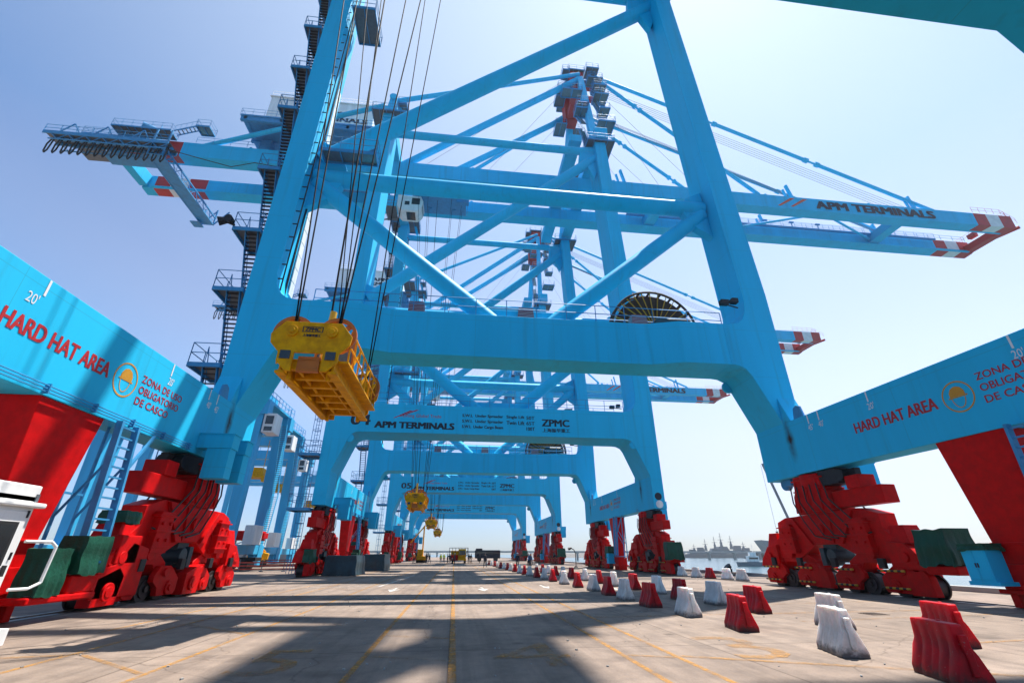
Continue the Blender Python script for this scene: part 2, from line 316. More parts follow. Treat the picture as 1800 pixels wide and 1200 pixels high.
def place(mb, org, ux, uy, off=0.0):
    """map XY lettering onto a plane with origin org, right vector ux, up vector uy"""
    ux, uy = Vector(ux), Vector(uy); n = ux.cross(uy); o = Vector(org)+n*off
    r = MB(); r.add([tuple(o+ux*p[0]+uy*p[1]+n*p[2]) for p in mb.v], mb.f); r.m = list(mb.m); return r

# ------------------------------------------------------------------ setting: quay, markings, water
g = MB(); g.span(-260, 24.9, -60, 330, -4, 0); tag(g.build('quay_ground', 'ground'), 'sunlit pale concrete quay apron', 'ground', kind='structure')
g = MB(); g.add([(-6000, -2000, -2.6), (6000, -2000, -2.6), (6000, 8000, -2.6), (-6000, 8000, -2.6)], [(0, 1, 2, 3)])
tag(g.build('harbour_water', 'water'), 'calm blue harbour water', 'water', kind='structure')
g = MB(); g.span(24.35, 24.95, -60, 330, 0.004, 0.22)
tag(g.build('quay_edge_kerb', 'concrete'), 'low concrete kerb along the quay edge', 'kerb', kind='structure')
for nm, x in (('landside', -11.82), ('waterside', 18.86)):
    g = MB(); g.span(x-0.35, x-0.06, -60, 330, 0.004, 0.012); g.span(x+0.06, x+0.35, -60, 330, 0.004, 0.012); g.span(x-0.05, x+0.05, -60, 330, 0.002, 0.045)
    tag(g.build('crane_rail', 'rail'), 'flush steel crane rail in the concrete on the %s of the lanes' % nm, 'rail', kind='structure')
def line(mb, x0, y0, x1, y1, wd, z=0.004):
    d = Vector((x1-x0, y1-y0, 0)).normalized(); n = Vector((-d.y, d.x, 0))*wd/2
    a = Vector((x0, y0, z)); b = Vector((x1, y1, z)); mb.add([a+n, a-n, b-n, b+n], [(3, 2, 1, 0)][::1])
g = MB()
line(g, 0.06, 2, 0.06, 200, 0.12); line(g, -1.45, 2, -1.45, 200, 0.10)
line(g, 3.05, 2, 3.05, 190, 0.10); line(g, 3.93, 2, 3.93, 190, 0.10)
line(g, -4.45, 2, -4.45, 60, 0.09); line(g, -6.6, 2, -6.75, 40, 0.10); line(g, -7.9, 13, -7.9, 60, 0.09)
tag(g.build('lane_line', 'lane'), 'worn yellow lane lines painted along the quay', 'road marking', kind='structure')
g = MB()
for y in (4.5, 8.7, 12.4, 16.5, 21.0, 26, 32, 39): line(g, -6.5, y+1.7, -4.52, y, 0.10, 0.008)
for y in (9.6, 11.8): line(g, -1.37, y, -0.03, y-0.5, 0.07, 0.008)
for y in (9.4, 12.9, 17.0): line(g, 9.2, y, 17.6, y+1.0, 0.10, 0.008); line(g, 3.12, y-0.2, 3.86, y-0.5, 0.10, 0.008)
line(g, 4.05, 14.4, 17.8, 15.0, 0.13, 0.008); line(g, 4.0, 9.0, 8.7, 6.9, 0.14, 0.008); line(g, -12, 9.6, -6.7, 10.3, 0.15, 0.008)
tag(g.build('bay_line', 'lane2'), 'faded yellow cross lines between the lanes', 'road marking', kind='structure')
for txt, x, y, wd, hh in (('5', -3.35, 8.35, 0.95, 2.0), ('4', 0.75, 8.45, 1.35, 2.1), ('3', 5.0, 8.6, 1.1, 2.3)):
    place(text_mb(txt, hh, wd, 0.0), (x, y, 0.009), (1, 0, 0), (0, 1, 0)).build('lane_number', 'lane2')
    tag(bpy.context.scene.objects[-1] if False else COL.objects[-1], 'faded yellow number %s painted in its lane' % txt, 'road marking', kind='structure')
for i, (x, y) in enumerate(((1.55, 25.5), (-2.9, 25.5), (8.2, 25.2), (5.0, 27.0))):
    g = MB(); g.add([(x-.07, y, .012), (x+.07, y, .012), (x+.07, y+2, .012), (x-.07, y+2, .012)], [(0, 1, 2, 3)])
    g.add([(x-.3, y+.7, .013), (x, y-.9, .013), (x+.3, y+.7, .013)], [(0, 1, 2)])
    tag(g.build('lane_arrow', 'lanew'), 'worn white direction arrow in a lane', 'road marking', kind='structure')
for i, (x, y) in enumerate(((5.9, 17.5), (-3.4, 21.0), (2.2, 31.0), (12.5, 14.2))):
    g = MB(); g.span(x-.28, x+.28, y-.28, y+.28, .002, .012)
    for k in range(5): g.span(x-.22, x+.22, y-.2+k*.1, y-.16+k*.1, .012, .018)
    tag(g.build('drain_cover', 'rail'), 'square iron drain cover set in the concrete', 'drain cover', kind='structure')
g = MB(); rnd = random.Random(3)
for i in range(420):
    x, y = rnd.uniform(-9, 17), rnd.uniform(6.5, 40); r = rnd.uniform(.008, .028); a = rnd.uniform(0, 3)
    g.box((x, y, r*.4), (r*1.6, r, r*.8), rz=a)
tag(g.build('loose_grit', 'concrete'), 'loose grit and chips scattered on the concrete', 'grit', kind='stuff')
g = MB(); line(g, -8.9, 27.5, -4.0, 29.6, 0.10, 0.008); line(g, -4.0, 28.5, -3.2, 44, 0.14, 0.008)
tag(g.build('white_line', 'lanew'), 'worn white line crossing the left lanes', 'road marking', kind='structure')

# ------------------------------------------------------------------ ship to shore crane
SX = (-3.5, 0, 0)                                   # crane meshes are drawn in quay x and stored around the gauge centre
XL0, XL1 = -12.4, -11.25                            # landside leg, outer and inner face at the sill
XR0, XR1 = 18.32, 19.46
YI0, YO = 9.5, 12.05                                 # inner and outer face of the portal frames, from the crane centre
ZB, ZT = 11.9, 14.65                                # portal beam
def fil(pts): return pts
LEG_R = [(18.32, 5.45), (19.47, 5.45), (19.47, 17.0), (17.95, 53.0), (16.45, 53.0), (17.72, 19.0), (17.80, 16.4), (17.68, 15.6), (17.40, 15.05), (17.0, 14.75), (16.3, 14.65),
         (16.0, 14.65), (16.0, 11.9), (16.45, 11.85), (16.85, 11.65), (17.12, 11.25), (18.32, 8.35)]
LEG_L = [(-11.25, 5.45), (-12.4, 5.45), (-12.4, 53.0), (-10.75, 53.0), (-10.92, 19.0), (-10.96, 16.4), (-10.85, 15.6), (-10.55, 15.05), (-10.15, 14.75), (-9.5, 14.65),
         (-9.2, 14.65), (-9.2, 11.9), (-9.6, 11.85), (-9.95, 11.65), (-10.2, 11.2), (-11.25, 8.35)]

def stripes_mat():
    m = bpy.data.materials.new('striped_tarpaulin'); m.use_nodes = True; n = m.node_tree; L = n.links.new; b = n.nodes['Principled BSDF']; b.inputs['Roughness'].default_value = .7
    tc = n.nodes.new('ShaderNodeTexCoord'); wv = n.nodes.new('ShaderNodeTexWave'); wv.bands_direction = 'Z'; wv.inputs['Scale'].default_value = 3.2; wv.inputs['Distortion'].default_value = 1.5; L(tc.outputs['Object'], wv.inputs[0])
    r = n.nodes.new('ShaderNodeValToRGB'); r.color_ramp.interpolation = 'CONSTANT'; r.color_ramp.elements[0].color = (.35, .35, .36, 1); r.color_ramp.elements[1].position = .35; r.color_ramp.elements[1].color = (.02, .03, .10, 1)
    e = r.color_ramp.elements.new(.75); e.color = (.25, .02, .03, 1); L(wv.outputs[0], r.inputs[0]); L(r.outputs[0], b.inputs[0]); return m
striped = stripes_mat()


def make_bogie(parent, x, y, water):
    """eight wheel travelling gear; local u runs along the rail"""
    def P(poly): return [(y+u, z) for u, z in poly]
    m = MB()
    m.prism(P([(-3.5, 3.25), (-2.5, 3.55), (2.6, 3.45), (3.3, 3.25), (3.45, 2.5), (4.5, 1.95), (4.5, 1.45), (2.0, 1.45), (0.7, 2.05), (-.7, 2.05), (-2.0, 1.45), (-4.2, 1.45), (-4.2, 2.05), (-3.5, 2.6)]), 'x', x-.42, x+.42)
    for s in (-1, 1):                                # flange plates and stiffeners
        m.prism(P([(-2.3, 3.50), (-1.9, 3.50), (-0.75, 2.05), (-1.2, 2.05)]), 'x', x+s*.42, x+s*.56)
        m.prism(P([(1.9, 3.42), (2.3, 3.42), (1.2, 2.05), (0.8, 2.05)]), 'x', x+s*.42, x+s*.56)
        m.prism(P([(-.62, 2.1), (.62, 2.1), (.75, 3.42), (-.75, 3.42)]), 'x', x+s*.42, x+s*.50)
        m.tube((x+s*.42, y, 2.75), (x+s*.62, y, 2.75), .27, 14)
        for u in (-2.65, 2.65): m.tube((x+s*.40, y+u, 1.62), (x+s*.62, y+u, 1.62), .22, 12)
    m.build('equaliser', 'red', parent, SX, smooth=40, bevel=.012)
    m = MB()                                          # slewing saddle, king pin and torque beam
    m.tube((x, y+.2, 4.15), (x, y+.2, 5.45), .62, 18)
    m.prism(P([(-1.25, 3.62), (-1.05, 4.55), (-.55, 4.85), (.9, 4.85), (1.2, 4.4), (1.3, 3.58)]), 'x', x-.62, x+.62)
    m.prism(P([(-1.15, 3.5), (1.25, 3.5), (1.15, 4.6), (1.05, 5.40), (-.75, 5.40), (-.95, 4.6)]), 'x', x-.54, x+.54)
    for z in (3.95, 4.65, 5.2): m.span(x-.60, x+.60, y-1.05, y+1.2, z-.035, z+.035)
    for u in (-.55, .25, .95): m.span(x-.585, x+.585, y+u-.03, y+u+.03, 3.6, 5.3)
    m.span(x-.36, x+.36, y-4.05, y-1.2, 3.66, 4.42); m.span(x-.44, x+.44, y-3.1, y-2.3, 4.42, 5.0)
    for u in (-.7, .1, .9): m.prism(P([(u-.04, 3.6), (u+.04, 3.6), (u+.04, 4.8), (u-.04, 4.8)]), 'x', x-.68, x+.68)
    m.build('saddle', 'red', parent, SX, smooth=40, bevel=.03)
    m = MB(); m.span(x-.5, x+.5, y-2.0, y-.8, 4.75, 5.44); m.tube((x-.5, y-2.1, 5.1), (x+.5, y-2.1, 5.1), .28, 12); m.box((x, y-2.5, 5.2), (.3, .5, .3))
    m.build('turning_gear', 'steel', parent, SX, smooth=40)
    for s in (-1, 1):                                 # hydraulic and power hoses
        m = MB()
        for k in range(6):
            u0 = 1.3-.5*k; m.path([(x+s*(.60+.02*k), y+u0, 4.9), (x+s*.72, y+u0-.1, 4.1), (x+s*.66, y+u0-.45-.1*k, 3.2), (x+s*.60, y+u0-.9-.15*k, 2.45), (x+s*.60, y+u0-1.9, 2.25+.05*k)], .035, 6)
        m.build('hose', 'rubber', parent, SX, smooth=60)
    for u in (-2.45, 2.45):                           # box columns, drive housings and brackets between the wheels
        for s in (-1, 1):
            m = MB(); m.prism(P([(u-.50, 1.65), (u+.50, 1.65), (u+.42, 3.1), (u-.42, 3.1)]), 'x', x+s*.425, x+s*.70)
            for z in (1.85, 2.4, 2.95): m.span(x+s*.43, x+s*.76, y+u-.6, y+u+.6, z-.03, z+.03)
            for z in (2.1, 2.68):
                for du in (-.25, .25): m.tube((x+s*.70, y+u+du, z), (x+s*.78, y+u+du, z), .07, 8)
            m.build('side_column', 'red', parent, SX, smooth=40, bevel=.010)
    for u in (-4.35, 4.35):
        m = MB(); k = 1 if u > 0 else -1
        m.prism(P([(u-k*.75, 1.1), (u+k*.95, 1.0), (u+k*.8, 1.35), (u+k*.1, 2.0), (u-k*.7, 2.1)]), 'x', x-.62, x+.62); m.frust((x, y+u-k*.2), (.9, .9), 2.02, (x, y+u-k*.25), (.7, .65), 2.72)
        for s in (-1, 1): m.tube((x+s*.62, y+u, 1.5), (x+s*.72, y+u, 1.5), .2, 14); m.span(x+s*.62, x+s*.66, y+u-.5, y+u+.5, 1.25, 1.32)
        m.build('motor_housing', 'red', parent, SX, smooth=40, bevel=.012)
    m = MB(); m.span(x-.3, x+.3, y-.42, y+.42, 1.25, 2.2); m.tube((x-.52, y-.25, 1.55), (x+.52, y-.25, 1.55), .30, 16); m.span(x-.5, x+.5, y+.2, y+.5, 1.1, 1.9); m.build('drive_unit', 'darktarp', parent, SX, smooth=40, bevel=.02)
    for u in (-3.2, -.5, 1.9, 4.0):
        for s in (-1, 1): m = MB(); m.span(x+s*.58, x+s*.74, y+u-.16, y+u+.16, 1.05, 1.45); m.build('junction_box', 'steel', parent, SX, bevel=.01)
    for u in (-2.65, 2.65):                           # secondary equalisers
        m = MB(); m.prism(P([(u-1.6, 1.30), (u-1.6, .95), (u-1.0, .95), (u-.75, 1.25), (u+.75, 1.25), (u+1.0, .95), (u+1.6, .95), (u+1.6, 1.30), (u+.6, 1.88), (u-.6, 1.88)]), 'x', x-.34, x+.34)
        for s in (-1, 1):
            for du in (-1.3, 1.3): m.tube((x+s*.33, y+u+du, .98), (x+s*.66, y+u+du, .98), .16, 10)
        m.build('rocker_beam', 'red', parent, SX, smooth=40, bevel=.02)
    for i, u in enumerate((-3.95, -1.33, 1.33, 3.95)):
        m = MB()
        for s in (-1, 1):
            m.prism(P([(u+1.10, .30), (u+1.0, .16), (u-.16, .16), (u-.26, .45), (u-.62, .66), (u-.62, .84), (u-.35, 1.20), (u+.35, 1.20), (u+.7, 1.0), (u+1.10, .72)]), 'x', x+s*.36, x+s*.56)
        m.span(x-.36, x+.36, y+u-.14, y+u+.14, .35, 1.1); m.span(x-.36, x+.36, y+u+1.02, y+u+1.10, .30, .75)
        mi = 1
        for s in (-1, 1):
            for du in (.5,):
                m.tube((x+s*.55, y+u+du, .42), (x+s*.63, y+u+du, .42), .25, 16); m.tube((x+s*.62, y+u+du, .42), (x+s*.68, y+u+du, .42), .12, 10)
        if water:                                     # banded guard bars on the inner side of the waterside gear
            for z in (.34, .98):
                for k in range(4):
                    a = y+u-.25+k*.32; m.tube((x-.72, a, z), (x-.72, a+.16, z), .045, 8, mi=1); m.tube((x-.72, a+.16, z), (x-.72, a+.32, z), .043, 8, mi=2)
                for du in (-.1, .85): m.tube((x-.55, y+u+du, z), (x-.73, y+u+du, z), .03, 6, mi=2)
            if i in (0, 2): m.prism(P([(u-1.18, .12), (u-.18, .12), (u-.18, .95), (u-.95, 1.0), (u-1.12, .8)]), 'x', x-.62, x-.30)
        else:
            if i in (0, 2): m.prism(P([(u-1.25, .10), (u-.10, .10), (u-.02, .95), (u-.35, 1.2), (u-1.25, .9)]), 'x', x+.30, x+.70); m.tube((x+.70, y+u-.68, .5), (x+.78, y+u-.68, .5), .27, 18); m.tube((x+.78, y+u-.68, .5), (x+.80, y+u-.68, .5), .16, 14)
        b = m.build('bogie', ['red', 'yeltxt', 'rubber'], parent, SX, smooth=40, bevel=.012)
        for du in (-.58, .5):
            m = MB(); yy = y+u+du; m.tube((x-.20, yy, .43), (x+.20, yy, .43), .40, 28)
            for q in (-1, 1): m.tube((x+q*.20, yy, .43), (x+q*.27, yy, .43), .46, 28); m.tube((x+q*.27, yy, .43), (x+q*.32, yy, .43), .30, 20); m.tube((x+q*.32, yy, .43), (x+q*.40, yy, .43), .12, 12)
            m.build('wheel', 'wheel', b, SX, smooth=40)

def cloth_box(name, x0, x1, y0, y1, z0, z1, seed, parent=None, m='green', shift=SX, sag=.10, n=18):
    """a tarpaulin draped over a machine: a subdivided, creased and sagging shell"""
    rnd = random.Random(seed); ph = [rnd.uniform(0, 6.28) for _ in range(8)]
    mb = MB(); V = {}
    def vert(a, b, c):                                # a,b,c in 0..1
        k = (round(a, 4), round(b, 4), round(c, 4))
        if k in V: return V[k]
        px, py, pz = x0+(x1-x0)*a, y0+(y1-y0)*b, z0+(z1-z0)*c
        low = (1-c)
        fx = (x1-x0)*(1.0); fy = y1-y0
        wx = sag*(low*(.55*math.sin(5*b*fy+ph[0])+.30*math.sin(19*b*fy+3*c+ph[1])+.18*math.sin(33*b*fy+ph[7]))+.25*math.sin(9*c+ph[5])); wy = sag*(low*(.55*math.sin(5*a*fx+ph[2])+.30*math.sin(19*a*fx+2*c+ph[3])+.18*math.sin(31*a*fx+ph[4]))+.25*math.sin(8*c+ph[6]))
        ta = 1-.10*c
        px = (x0+x1)/2+(px-(x0+x1)/2)*ta+(wx if a in (0, 1) else 0)*(1 if a else -1); py = (y0+y1)/2+(py-(y0+y1)/2)*ta+(wy if b in (0, 1) else 0)*(1 if b else -1)
        if c == 1: pz -= sag*(1.2*math.sin(math.pi*a)*math.sin(math.pi*b)*abs(math.sin(4*a+ph[4])) + .5*math.sin(6*b+ph[5])**2)
        if c == 0: pz += sag*.55*(math.sin(6*a*fx+5*b*fy+ph[6])+.5*math.sin(17*a*fx+15*b*fy))
        V[k] = len(mb.v); mb.v.append((px, py, pz)); return V[k]
    def face(f):
        for i in range(n):
            for j in range(n):
                q = [f(i/n, j/n), f((i+1)/n, j/n), f((i+1)/n, (j+1)/n), f(i/n, (j+1)/n)]
                mb.f.append(tuple(vert(*p) for p in q)); mb.m.append(0)
    face(lambda s, t: (s, t, 1)); face(lambda s, t: (s, 0, t)); face(lambda s, t: (1, s, t)); face(lambda s, t: (1-s, 1, t)); face(lambda s, t: (0, 1-s, t))
    return mb.build(name, m, parent, shift, smooth=70)

def stair_flight(m, p0, p1, wd, side):
    """steep open-tread stair; wd along side vector"""
    p0, p1 = Vector(p0), Vector(p1); sd_ = Vector(side); n = max(3, round((p1.z-p0.z)/.235)); d = p1-p0; hd = Vector((d.x, d.y, 0)).normalized()
    for s in (-.5, .5): m.bar(p0+sd_*wd*s, p1+sd_*wd*s, .05, .20)
    for i in range(1, n):
        c = p0+d*i/n; a = c-sd_*wd*.47-hd*.13; b = c+sd_*wd*.47-hd*.13
        m.bar(a+hd*.13, b+hd*.13, .15, .035, mi=1, up=(0, 0, 1))
    for s in (-.5, .5):
        a = p0+sd_*wd*s+Vector((0, 0, 1)); b = p1+sd_*wd*s+Vector((0, 0, 1)); m.tube(a, b, .025, 5)
        for i in range(5): q = p0+d*i/4+sd_*wd*s; m.tube(q, q+Vector((0, 0, 1)), .02, 5)

def platform(m, x0, x1, y0, y1, z, rails=True):
    m.span(x0, x1, y0, y1, z-.05, z, 1)
    for a, b in (((x0, y0), (x1, y0)), ((x1, y0), (x1, y1)), ((x1, y1), (x0, y1)), ((x0, y1), (x0, y0))): m.bar((a[0], a[1], z-.12), (b[0], b[1], z-.12), .07, .24)
    k = max(1, int(abs(x1-x0)/.9))
    for i in range(1, k): xx = x0+(x1-x0)*i/k; m.bar((xx, y0, z-.12), (xx, y1, z-.12), .05, .12)
    if rails: m.rail([(x0, y0, z), (x1, y0, z), (x1, y1, z), (x0, y1, z), (x0, y0, z)], sp=1.2)

def make_crane():
    root = empty('quay_crane', (3.5, 0, 0))
    P = lambda n, mb, mt, par=root, **k: mb.build(n, mt, par, SX, **k)
    for sy in (-1, 1):
        YI = YI0 if sy > 0 else 8.45
        for sx, poly, a, b in ((1, LEG_R, XR0, XR1), (-1, LEG_L, XL0, XL1)):
            m = MB(); m.prism(poly, 'y', sy*YI, sy*YO)
            m.prism([(sy*YI*1.0001, 9.9), (sy*(YI-.6), 8.36), (sy*YI*1.0001, 8.36)], 'x', a+.004, b-.004)
            hx = 17.0 if sx > 0 else -10.05                                    # lifting lug under the haunch
            m.tube((hx, sy*(YO-.25), 11.3), (hx, sy*(YO-.05), 11.3), .38, 16)
            P('leg', m, 'blue', bevel=.03)
        # portal beam, its inner face stepping back between the legs
        m = MB(); pl = [(-9.2, YI+.003), (-6.1, YI+.003), (-4.2, YI+.6), (11.2, YI+.6), (13.1, YI+.003), (16.0, YI+.003), (16.0, YO-.003), (-9.2, YO-.003)]
        m.prism([(x, sy*y) for x, y in pl], 'z', ZB, ZT); P('portal_beam', m, 'blue', bevel=.02)
        yc = sy*10.95
        m = MB(); m.tube((-10.8, yc, 25.1), (17.4, yc, 25.1), .60, 20); P('tie_beam', m, 'blue', smooth=40)
        m = MB(); m.tube((-10.7, yc, 52.1), (16.7, yc, 52.1), .52, 18); P('tie_beam', m, 'blue', smooth=40)
        m = MB(); m.tube((-10.6, yc, 24.6), (1.75, yc, 14.5), .56, 18); P('diagonal_brace', m, 'blue', smooth=40)
        m = MB(); m.tube((17.2, yc, 24.6), (5.25, yc, 14.5), .56, 18); P('diagonal_brace', m, 'blue', smooth=40)
        m = MB(); m.tube((-10.7, yc, 26.6), (16.6, yc, 50.9), .66, 20); P('diagonal_brace', m, 'blue', smooth=40)
        for pg, hw in (([(-10.95, 22.2), (-10.95, 28.4), (-9.3, 27.6), (-8.7, 25.6), (-8.9, 24.4), (-9.6, 23.2)], .30), ([(17.6, 22.4), (17.35, 26.6), (16.0, 25.9), (15.6, 24.6), (16.2, 23.4)], .30),
                       ([(16.62, 48.2), (16.5, 52.9), (14.6, 52.6), (14.2, 49.4), (15.4, 49.0), (16.2, 47.0)], .30), ([(.6, ZT), (6.4, ZT), (5.5, 15.4), (1.5, 15.4)], .25)):
            m = MB(); m.prism(pg, 'y', yc-hw, yc+hw); P('gusset', m, 'blue', bevel=.03)
        # walkway rail on the portal beam
        yr = YI+.7
        m = MB(); m.rail([(-8.9, sy*yr, ZT), (-5, sy*yr, ZT), (11.8, sy*yr, ZT), (16.4, sy*yr, ZT)], h=1.15, sp=1.9, r=.028); P('handrail', m, 'blue2', smooth=60)
        m = MB(); m.rail([(-8.9, sy*11.9, ZT), (16.4, sy*11.9, ZT)], h=1.15, sp=1.9, r=.028); P('handrail', m, 'blue2', smooth=60)
        for x in (-3.0, 3.7, 11.0):
            if sy > 0: cloth_box('striped_cover', x-.5, x+.5, 10.4, 11.1, ZT+.02, ZT+.85, int(x*7)+40, root, striped, sag=.06, n=6)
            else: m = MB(); m.span(x-.3, x+.3, -10.8, -10.5, ZT+.02, ZT+.35); m.bar((x-.4, -10.65, ZT+.45), (x+.4, -10.65, ZT+.5), .3, .08); P('floodlight', m, 'grating')
        # anti collision floodlight cluster on the leg
        m = MB(); m.tube((17.2, sy*9.4, 15.8), (16.2, sy*9.2, 15.9), .05, 6); m.box((16.2, sy*9.2, 16.0), (.5, .35, .3)); m.box((16.9, sy*9.2, 16.15), (.4, .35, .3)); P('lamp_cluster', m, 'steel')
    for sx in (-1, 1):
        a, b = (XL0, XL1) if sx < 0 else (XR0, XR1)
        m = MB(); m.span(a+.003, b-.003, -8.45, YI0, 5.5, 8.35)
        P('sill_beam', m, 'blue', bevel=.015)
        inner = b if sx < 0 else a; q = 1 if sx < 0 else -1
        m = MB()                                                                # cable trays along the lower edge, lifting eye, end lugs
        for k, z in enumerate((5.58, 5.66, 5.74)): m.tube((inner+q*(.07+.015*k), -8.2, z), (inner+q*(.07+.015*k), 6.6 if sx < 0 else -7.8, z), .020, 6)
        for i in range(9): m.span(inner-q*.01, inner+q*.13, -8.0+i*1.8, -7.96+i*1.8, 5.53, 5.80) if sx < 0 else None
        m.prism([(7.9, 8.35), (8.7, 8.35), (8.55, 8.95), (8.3, 9.05), (8.05, 8.95)], 'x', inner-q*.06, inner-q*.16)
        for s in (-1, 1): m.tube(((a+b)/2-.12, s*11.2, 5.25), ((a+b)/2+.12, s*11.2, 5.25), .35, 14); m.span(a+.3, b-.3, s*10.8-.3, s*10.8+.3, 5.1, 5.5)
        P('cable_tray', m, 'blue2', smooth=50)
        for s in (-1, 1):
            make_bogie(root, (a+b)/2, s*8.9, sx > 0)
            # blue hooded brackets hung on the +x face of the sill
            for (y0, y1) in ((7.1, 7.75), (8.5, 9.15)):
                m = MB(); x0 = b+.003; yy = (y0+y1)/2 if s > 0 else -(y0+y1)/2; hw = (y1-y0)/2
                m.span(x0, x0+1.45, yy-hw, yy+hw, 5.75, 6.35); m.span(x0+.45, x0+1.40, yy-hw+.03, yy+hw-.03, 4.5, 5.75); m.span(x0-.001+.02, x0+1.5, yy-hw-.03, yy+hw+.03, 6.35, 6.39)
                P('bracket_box', m, 'blue', bevel=.012)
        # restraint pillar in the middle of the sill
        m = MB(); xc = (a+b)/2; m.frust((xc, .48), (.70, 1.42), 1.3, (xc, .48), (1.05, 2.45), 5.498); m.span(xc-.5, xc+.5, -.35, 1.35, .55, 1.3); m.span(xc-.6, xc+.6, -.5, 1.5, .42, .55)
        for k in (-.2, .5, 1.2): m.span(xc-.45, xc+.45, k-.12, k+.12, .02, .42)
        m.span(xc-.46, xc+.46, -.32, 1.30, 1.9, 1.97)
        P('restraint_pillar', m, 'red', bevel=.02)
        m = MB(); xw = inner+q*.32; y0 = 1.95 if sx < 0 else -1.05; dy = .82 if sx < 0 else -.9
        for k in (0, 1): m.bar((xw+.18*q, y0+dy*k+.1*k, 1.5), (xw, y0+dy*k-.05, 5.5), .10, .20, up=(1, 0, 0))
        for i in range(13): t = (i+.5)/13; m.bar((xw+.18*q*(1-t), y0, 1.5+4*t), (xw+.18*q*(1-t), y0+dy, 1.5+4*t), .06, .05)
        for k in (0, 1): m.tube((xw-.9*q, y0+dy*k, 1.2), (xw-.9*q, y0+dy*k, 5.5), .05, 6); m.bar((xw-.9*q, y0+dy*k, 2.6), (xw+.1*q, y0+dy*k, 4.4), .05, .06)
        m.bar((xw-.9*q, y0, 3.3), (xw-.9*q, y0+dy, 3.3), .06, .06); m.bar((xw, y0+dy, 3.9), (xw-.2*q, y0+2.6*dy, 5.5), .08, .10); m.bar((xw-.9*q, y0, 1.4), (xw+.3*q, y0+dy, 1.4), .9, .06)
        P('access_ladder', m, 'blue2')
        if sx > 0:
            m = MB(); y0, y1 = .95, 1.75; m.span(xc-1.2, xc-.55, y0, y1, .78, 1.78); m.span(xc-1.215, xc-1.2, y0+.04, y0+.385, .84, 1.72); m.span(xc-1.215, xc-1.2, y0+.415, y1-.04, .84, 1.72); m.span(xc-1.2, xc-.3, y0-.1, y1+.1, .66, .78)
            for k in (.345, .425): m.span(xc-1.24, xc-1.215, y0+k-.01, y0+k+.03, 1.2, 1.34, 1)
            P('control_cabinet', m, ['blue', 'black'], bevel=.01)
            cloth_box('tarp_cover', xc-1.26, xc-.45, .88, 1.82, 1.72, 1.95, 5, root, sag=.05)
            cloth_box('tarp_cover', xc-.75, xc+.55, 2.55, 3.9, 1.2, 2.5, 9, root); cloth_box('tarp_cover', xc-.4, xc+.5, 6.0, 6.9, 2.35, 3.35, 12, root)
            cloth_box('tarp_cover', xc-.85, xc+.55, -14.4, -13.4, 1.2, 2.6, 14, root)
            m = MB(); m.span(xc-.65, xc+.45, 2.6, 3.8, .9, 1.2); m.span(xc-.5, xc+.3, 3.8, 4.3, .95, 1.6); P('drive_motor', m, ['red'], bevel=.04)
        else:
            cloth_box('tarp_cover', xc+.80, xc+1.45, .45, 1.25, .62, 1.76, 21, root, sag=.05); cloth_box('tarp_cover', xc+.70, xc+1.45, 1.55, 2.75, 1.08, 2.10, 22, root, sag=.06); cloth_box('tarp_cover', xc+.75, xc+1.25, 1.22, 1.5, 1.15, 1.75, 26, root, sag=.03)
            cloth_box('tarp_cover', xc+.0, xc+.9, 3.7, 4.6, 2.55, 2.95, 23, root, sag=.04); cloth_box('tarp_cover', xc+.1, xc+.9, -14.2, -13.2, 1.0, 2.0, 24, root)
            m = MB(); m.span(xc-.2, xc+.7, 4.2, 5.3, 1.3, 2.2); m.span(xc+.75, xc+1.4, .3, 2.7, .45, .62); m.span(xc+.8, xc+1.35, 1.6, 2.7, .62, 1.08);  m.prism([(3.6, .3), (5.9, .3), (5.9, 1.8), (4.9, 2.0), (4.3, 1.3), (3.6, 1.1)], 'x', xc+.57, xc+.7); P('drive_motor', m, 'red', bevel=.04)
    RX, LX = XR0-.006, XL1+.006
    def sill_text(txt, y0, z0, h_, wdt, side, mt, bold=.02, nm='lettering', par=None):
        mb = text_mb(txt, h_, wdt, bold)
        if side > 0: mb = place(mb, (RX, y0, z0), (0, -1, 0), (0, 0, 1))
        else: mb = place(mb, (LX, y0, z0), (0, 1, 0), (0, 0, 1))
        return P(nm, mb, mt)
    for side in (1, -1):
        if side > 0: hy, zy, ey, zl = 4.97, -.62, .19, (7.23, 6.82, 6.40)
        else: hy, zy, ey, zl = -2.75, 2.62, 1.87, (7.10, 6.71, 6.31)
        sill_text('HARD HAT AREA', hy, 6.68, .46, 3.95 if side > 0 else 3.82, side, 'redtxt', .02)
        for t, z, wd in (('ZONA DE USO', zl[0], 2.5), ('OBLIGATORIO', zl[1], 2.45), ('DE CASCO', zl[2], 1.95)): sill_text(t, zy, z, .26, wd, side, 'redtxt', .01)
        X = RX if side > 0 else LX; d = -1 if side > 0 else 1
        mb = MB(); n = 36; zc = 6.90
        def ring(rx, rz, tw, cy=0., cz=0., a0=0., a1=2*math.pi, closed=True):
            pts = []
            for i in range(n+1):
                a = a0+(a1-a0)*i/n; pts.append(((rx)*math.cos(a), (rz)*math.sin(a), (rx-tw)*math.cos(a), (rz-tw)*math.sin(a)))
            for p, q in zip(pts, pts[1:]):
                vv = [(X, ey+d*(cy+p[0]), zc+cz+p[1]), (X, ey+d*(cy+q[0]), zc+cz+q[1]), (X, ey+d*(cy+q[2]), zc+cz+q[3]), (X, ey+d*(cy+p[2]), zc+cz+p[3])]
                mb.add(vv, [(0, 1, 2, 3)])
        ring(.57, .58, .05); ring(.25, .42, .03, 0, 0., math.pi*1.02, math.pi*1.98)       # circle and face outline
        hel = [(-.28, .02), (.28, .02), (.27, .18), (.18, .32), (.05, .38), (-.05, .38), (-.18, .32), (-.27, .18)]
